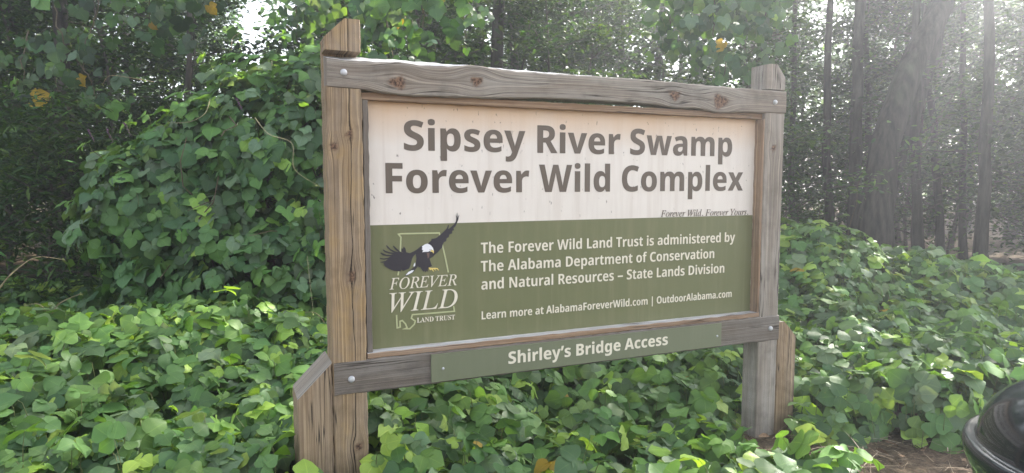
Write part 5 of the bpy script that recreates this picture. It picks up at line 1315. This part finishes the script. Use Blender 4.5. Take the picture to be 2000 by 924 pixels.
# ------------------------------------------------------------------ litter, dead leaf, bin
def litter():
    mb = MB(); n_ = 3400
    la = rng.uniform(1.2, 4.6, n_); de = rng.uniform(2.4, 4.6, n_)
    pos = np.stack([CAM[0] + de * H[0] + la * HR[0], CAM[1] + de * H[1] + la * HR[1], np.zeros(n_)], 1)
    keep = kud(pos[:, 0], pos[:, 1]) < 0.24
    pos = pos[keep]; m = len(pos)
    pos[:, 2] = gz(pos[:, 0], pos[:, 1]) + rng.uniform(0.004, 0.035, m)
    a = rng.uniform(0, 2 * math.pi, m)
    blade = (np.array([(-.012, 0, 0), (.012, 0, 0), (.010, .5, .03), (-.010, .5, .03), (0, 1, 0)]), np.zeros((5, 3)), np.array([(0, 1, 2, 3)]), np.array([(3, 2, 4)]))
    cc = np.array([(0.30, 0.235, 0.16), (0.20, 0.145, 0.10), (0.42, 0.35, 0.26), (0.12, 0.085, 0.06)])[rng.choice(4, m)] * rng.uniform(0.7, 1.2, (m, 1))
    scatter(mb, blade, pos, np.stack([np.cos(a), np.sin(a), rng.normal(0.05, 0.15, m)], 1), np.array([0, 0, 1.0]) + rng.normal(0, .35, (m, 3)), rng.uniform(0.06, 0.24, m), cc, uv=False)
    k = rng.random(m) < 0.12
    scatter(mb, SIMPLE, pos[k] + np.array([0, 0, 0.01]), np.stack([np.cos(a), np.sin(a), 0 * a], 1)[k], np.array([0, 0, 1.0]) + rng.normal(0, .5, (k.sum(), 3)), rng.uniform(0.04, 0.09, k.sum()), np.tile(np.array([[0.24, 0.16, 0.10]]), (k.sum(), 1)) * rng.uniform(0.5, 1.5, (k.sum(), 1)), uv=False)
    o = mobj('dry_litter', mb.mesh('dry_litter', M['stem']))
    tag(o, 'dry straw, twigs and dead leaves strewn over bare soil by the bin', 'litter', kind='stuff')


litter()
v, u_, q_, t_ = leaflet(0.10, 1.0, 1, 1, 0.9, 0.55, 1.0)
v[:, 2] += 0.012 * np.sin(v[:, 1] * 120) ; v = rotx(v, 0.5)
p_ = px(784, 812, 3.55)
dl = mobj('dead_leaf', npmesh('dead_leaf', v, [q_, t_], M['stem'], {'col': ('FLOAT_COLOR', np.tile([0.30, 0.25, 0.22, 1.0], (len(v), 1)))}, smooth=True))
dl.location = Vector(p_) + Vector((0, 0, 0.02)); dl.rotation_euler = (0.4, 0.2, 2.4)
tag(dl, 'curled grey-brown dead leaf lying on the kudzu under the name board', 'leaf')

# litter bin: round body under a rolled-rim domed lid of dusty black plastic
binr = empty('litter_bin', (1.216, -2.375, 0))
tag(binr, 'round litter bin with a glossy black domed lid, at the lower right corner', 'bin')


def lathe(name, prof, mat, parent, n_=96):
    prof = np.array(prof, float); m = len(prof)
    th = np.arange(n_) * 2 * math.pi / n_
    V = np.stack([prof[:, None, 0] * np.cos(th), prof[:, None, 0] * np.sin(th), np.repeat(prof[:, 1:2], n_, 1)], -1).reshape(-1, 3)
    i = np.arange(m - 1)[:, None] * n_; j = np.arange(n_)[None]; k = (j + 1) % n_
    Q = np.stack([i + j, i + k, i + n_ + k, i + n_ + j], -1).reshape(-1, 4)
    return mobj(name, npmesh(name, V, [Q], M[mat], smooth=True), parent)


RZ = 1.02
lathe('body', [(0.02, 0.004), (0.278, 0.004), (0.285, 0.02), (0.292, 0.30), (0.303, 0.62), (0.314, 0.90), (0.319, 0.985), (0.313, 0.990), (0.30, 0.985)], 'bin', binr)
prof = [(0.322, RZ - 0.055), (0.330, RZ - 0.050), (0.337, RZ - 0.025), (0.340, RZ - 0.006), (0.337, RZ + 0.005), (0.328, RZ + 0.009), (0.319, RZ + 0.006), (0.314, RZ + 0.010)]
for a_ in np.linspace(0.06, 1.0, 22):
    t_ = a_ * math.pi / 2
    prof.append((0.312 * math.cos(t_) ** 0.75 + 0.001, RZ + 0.012 + 0.150 * math.sin(t_)))
lathe('domed_lid', prof, 'lid', binr)

# ------------------------------------------------------------------ haze added for the veil of sun glare
def haze():
    n = NT('glare_haze')
    v = n.n('ShaderNodeVolumePrincipled')
    v.inputs['Color'].default_value = (0.87, 0.91, 1.0, 1)
    v.inputs['Density'].default_value = 0.0088
    v.inputs['Anisotropy'].default_value = 0.74
    n.l(v.outputs[0], n.out.inputs['Volume'])
    x0, x1, y0, y1, z0, z1 = -62, 72, -62, 77, -2.0, 22.0
    V = [(x, y, z) for x in (x0, x1) for y in (y0, y1) for z in (z0, z1)]
    F = [(0, 1, 3, 2), (4, 6, 7, 5), (0, 4, 5, 1), (2, 3, 7, 6), (0, 2, 6, 4), (1, 5, 7, 3)]
    o = mobj('haze', npmesh('haze', V, [np.array(F)], n.m))
    tag(o, 'pale haze added before the woods to carry the veil of sun glare', 'haze', kind='stuff')


# the wood runs on past the left edge of the photograph
for i_, (f_, d_) in enumerate(((-0.90, 9.5), (-0.98, 11.5), (-1.06, 10.0), (-0.92, 13.0), (-1.15, 12.0), (-1.25, 9.5), (-1.02, 15.5), (-1.3, 14.5), (-0.90, 17.5), (-1.12, 18.5))):
    put('sapling', sap[i_ % 3], f_ * d_, d_, 'leafy sapling filling the edge of the woods behind the kudzu', 'sapling', 'saplings at the edge of the woods')
    put('tree', tall[i_ % 3], f_ * d_ - 0.8, d_ + 1.6, 'slender tree standing deep in the shaded woods', 'tree', 'trees deep in the woods')

haze()
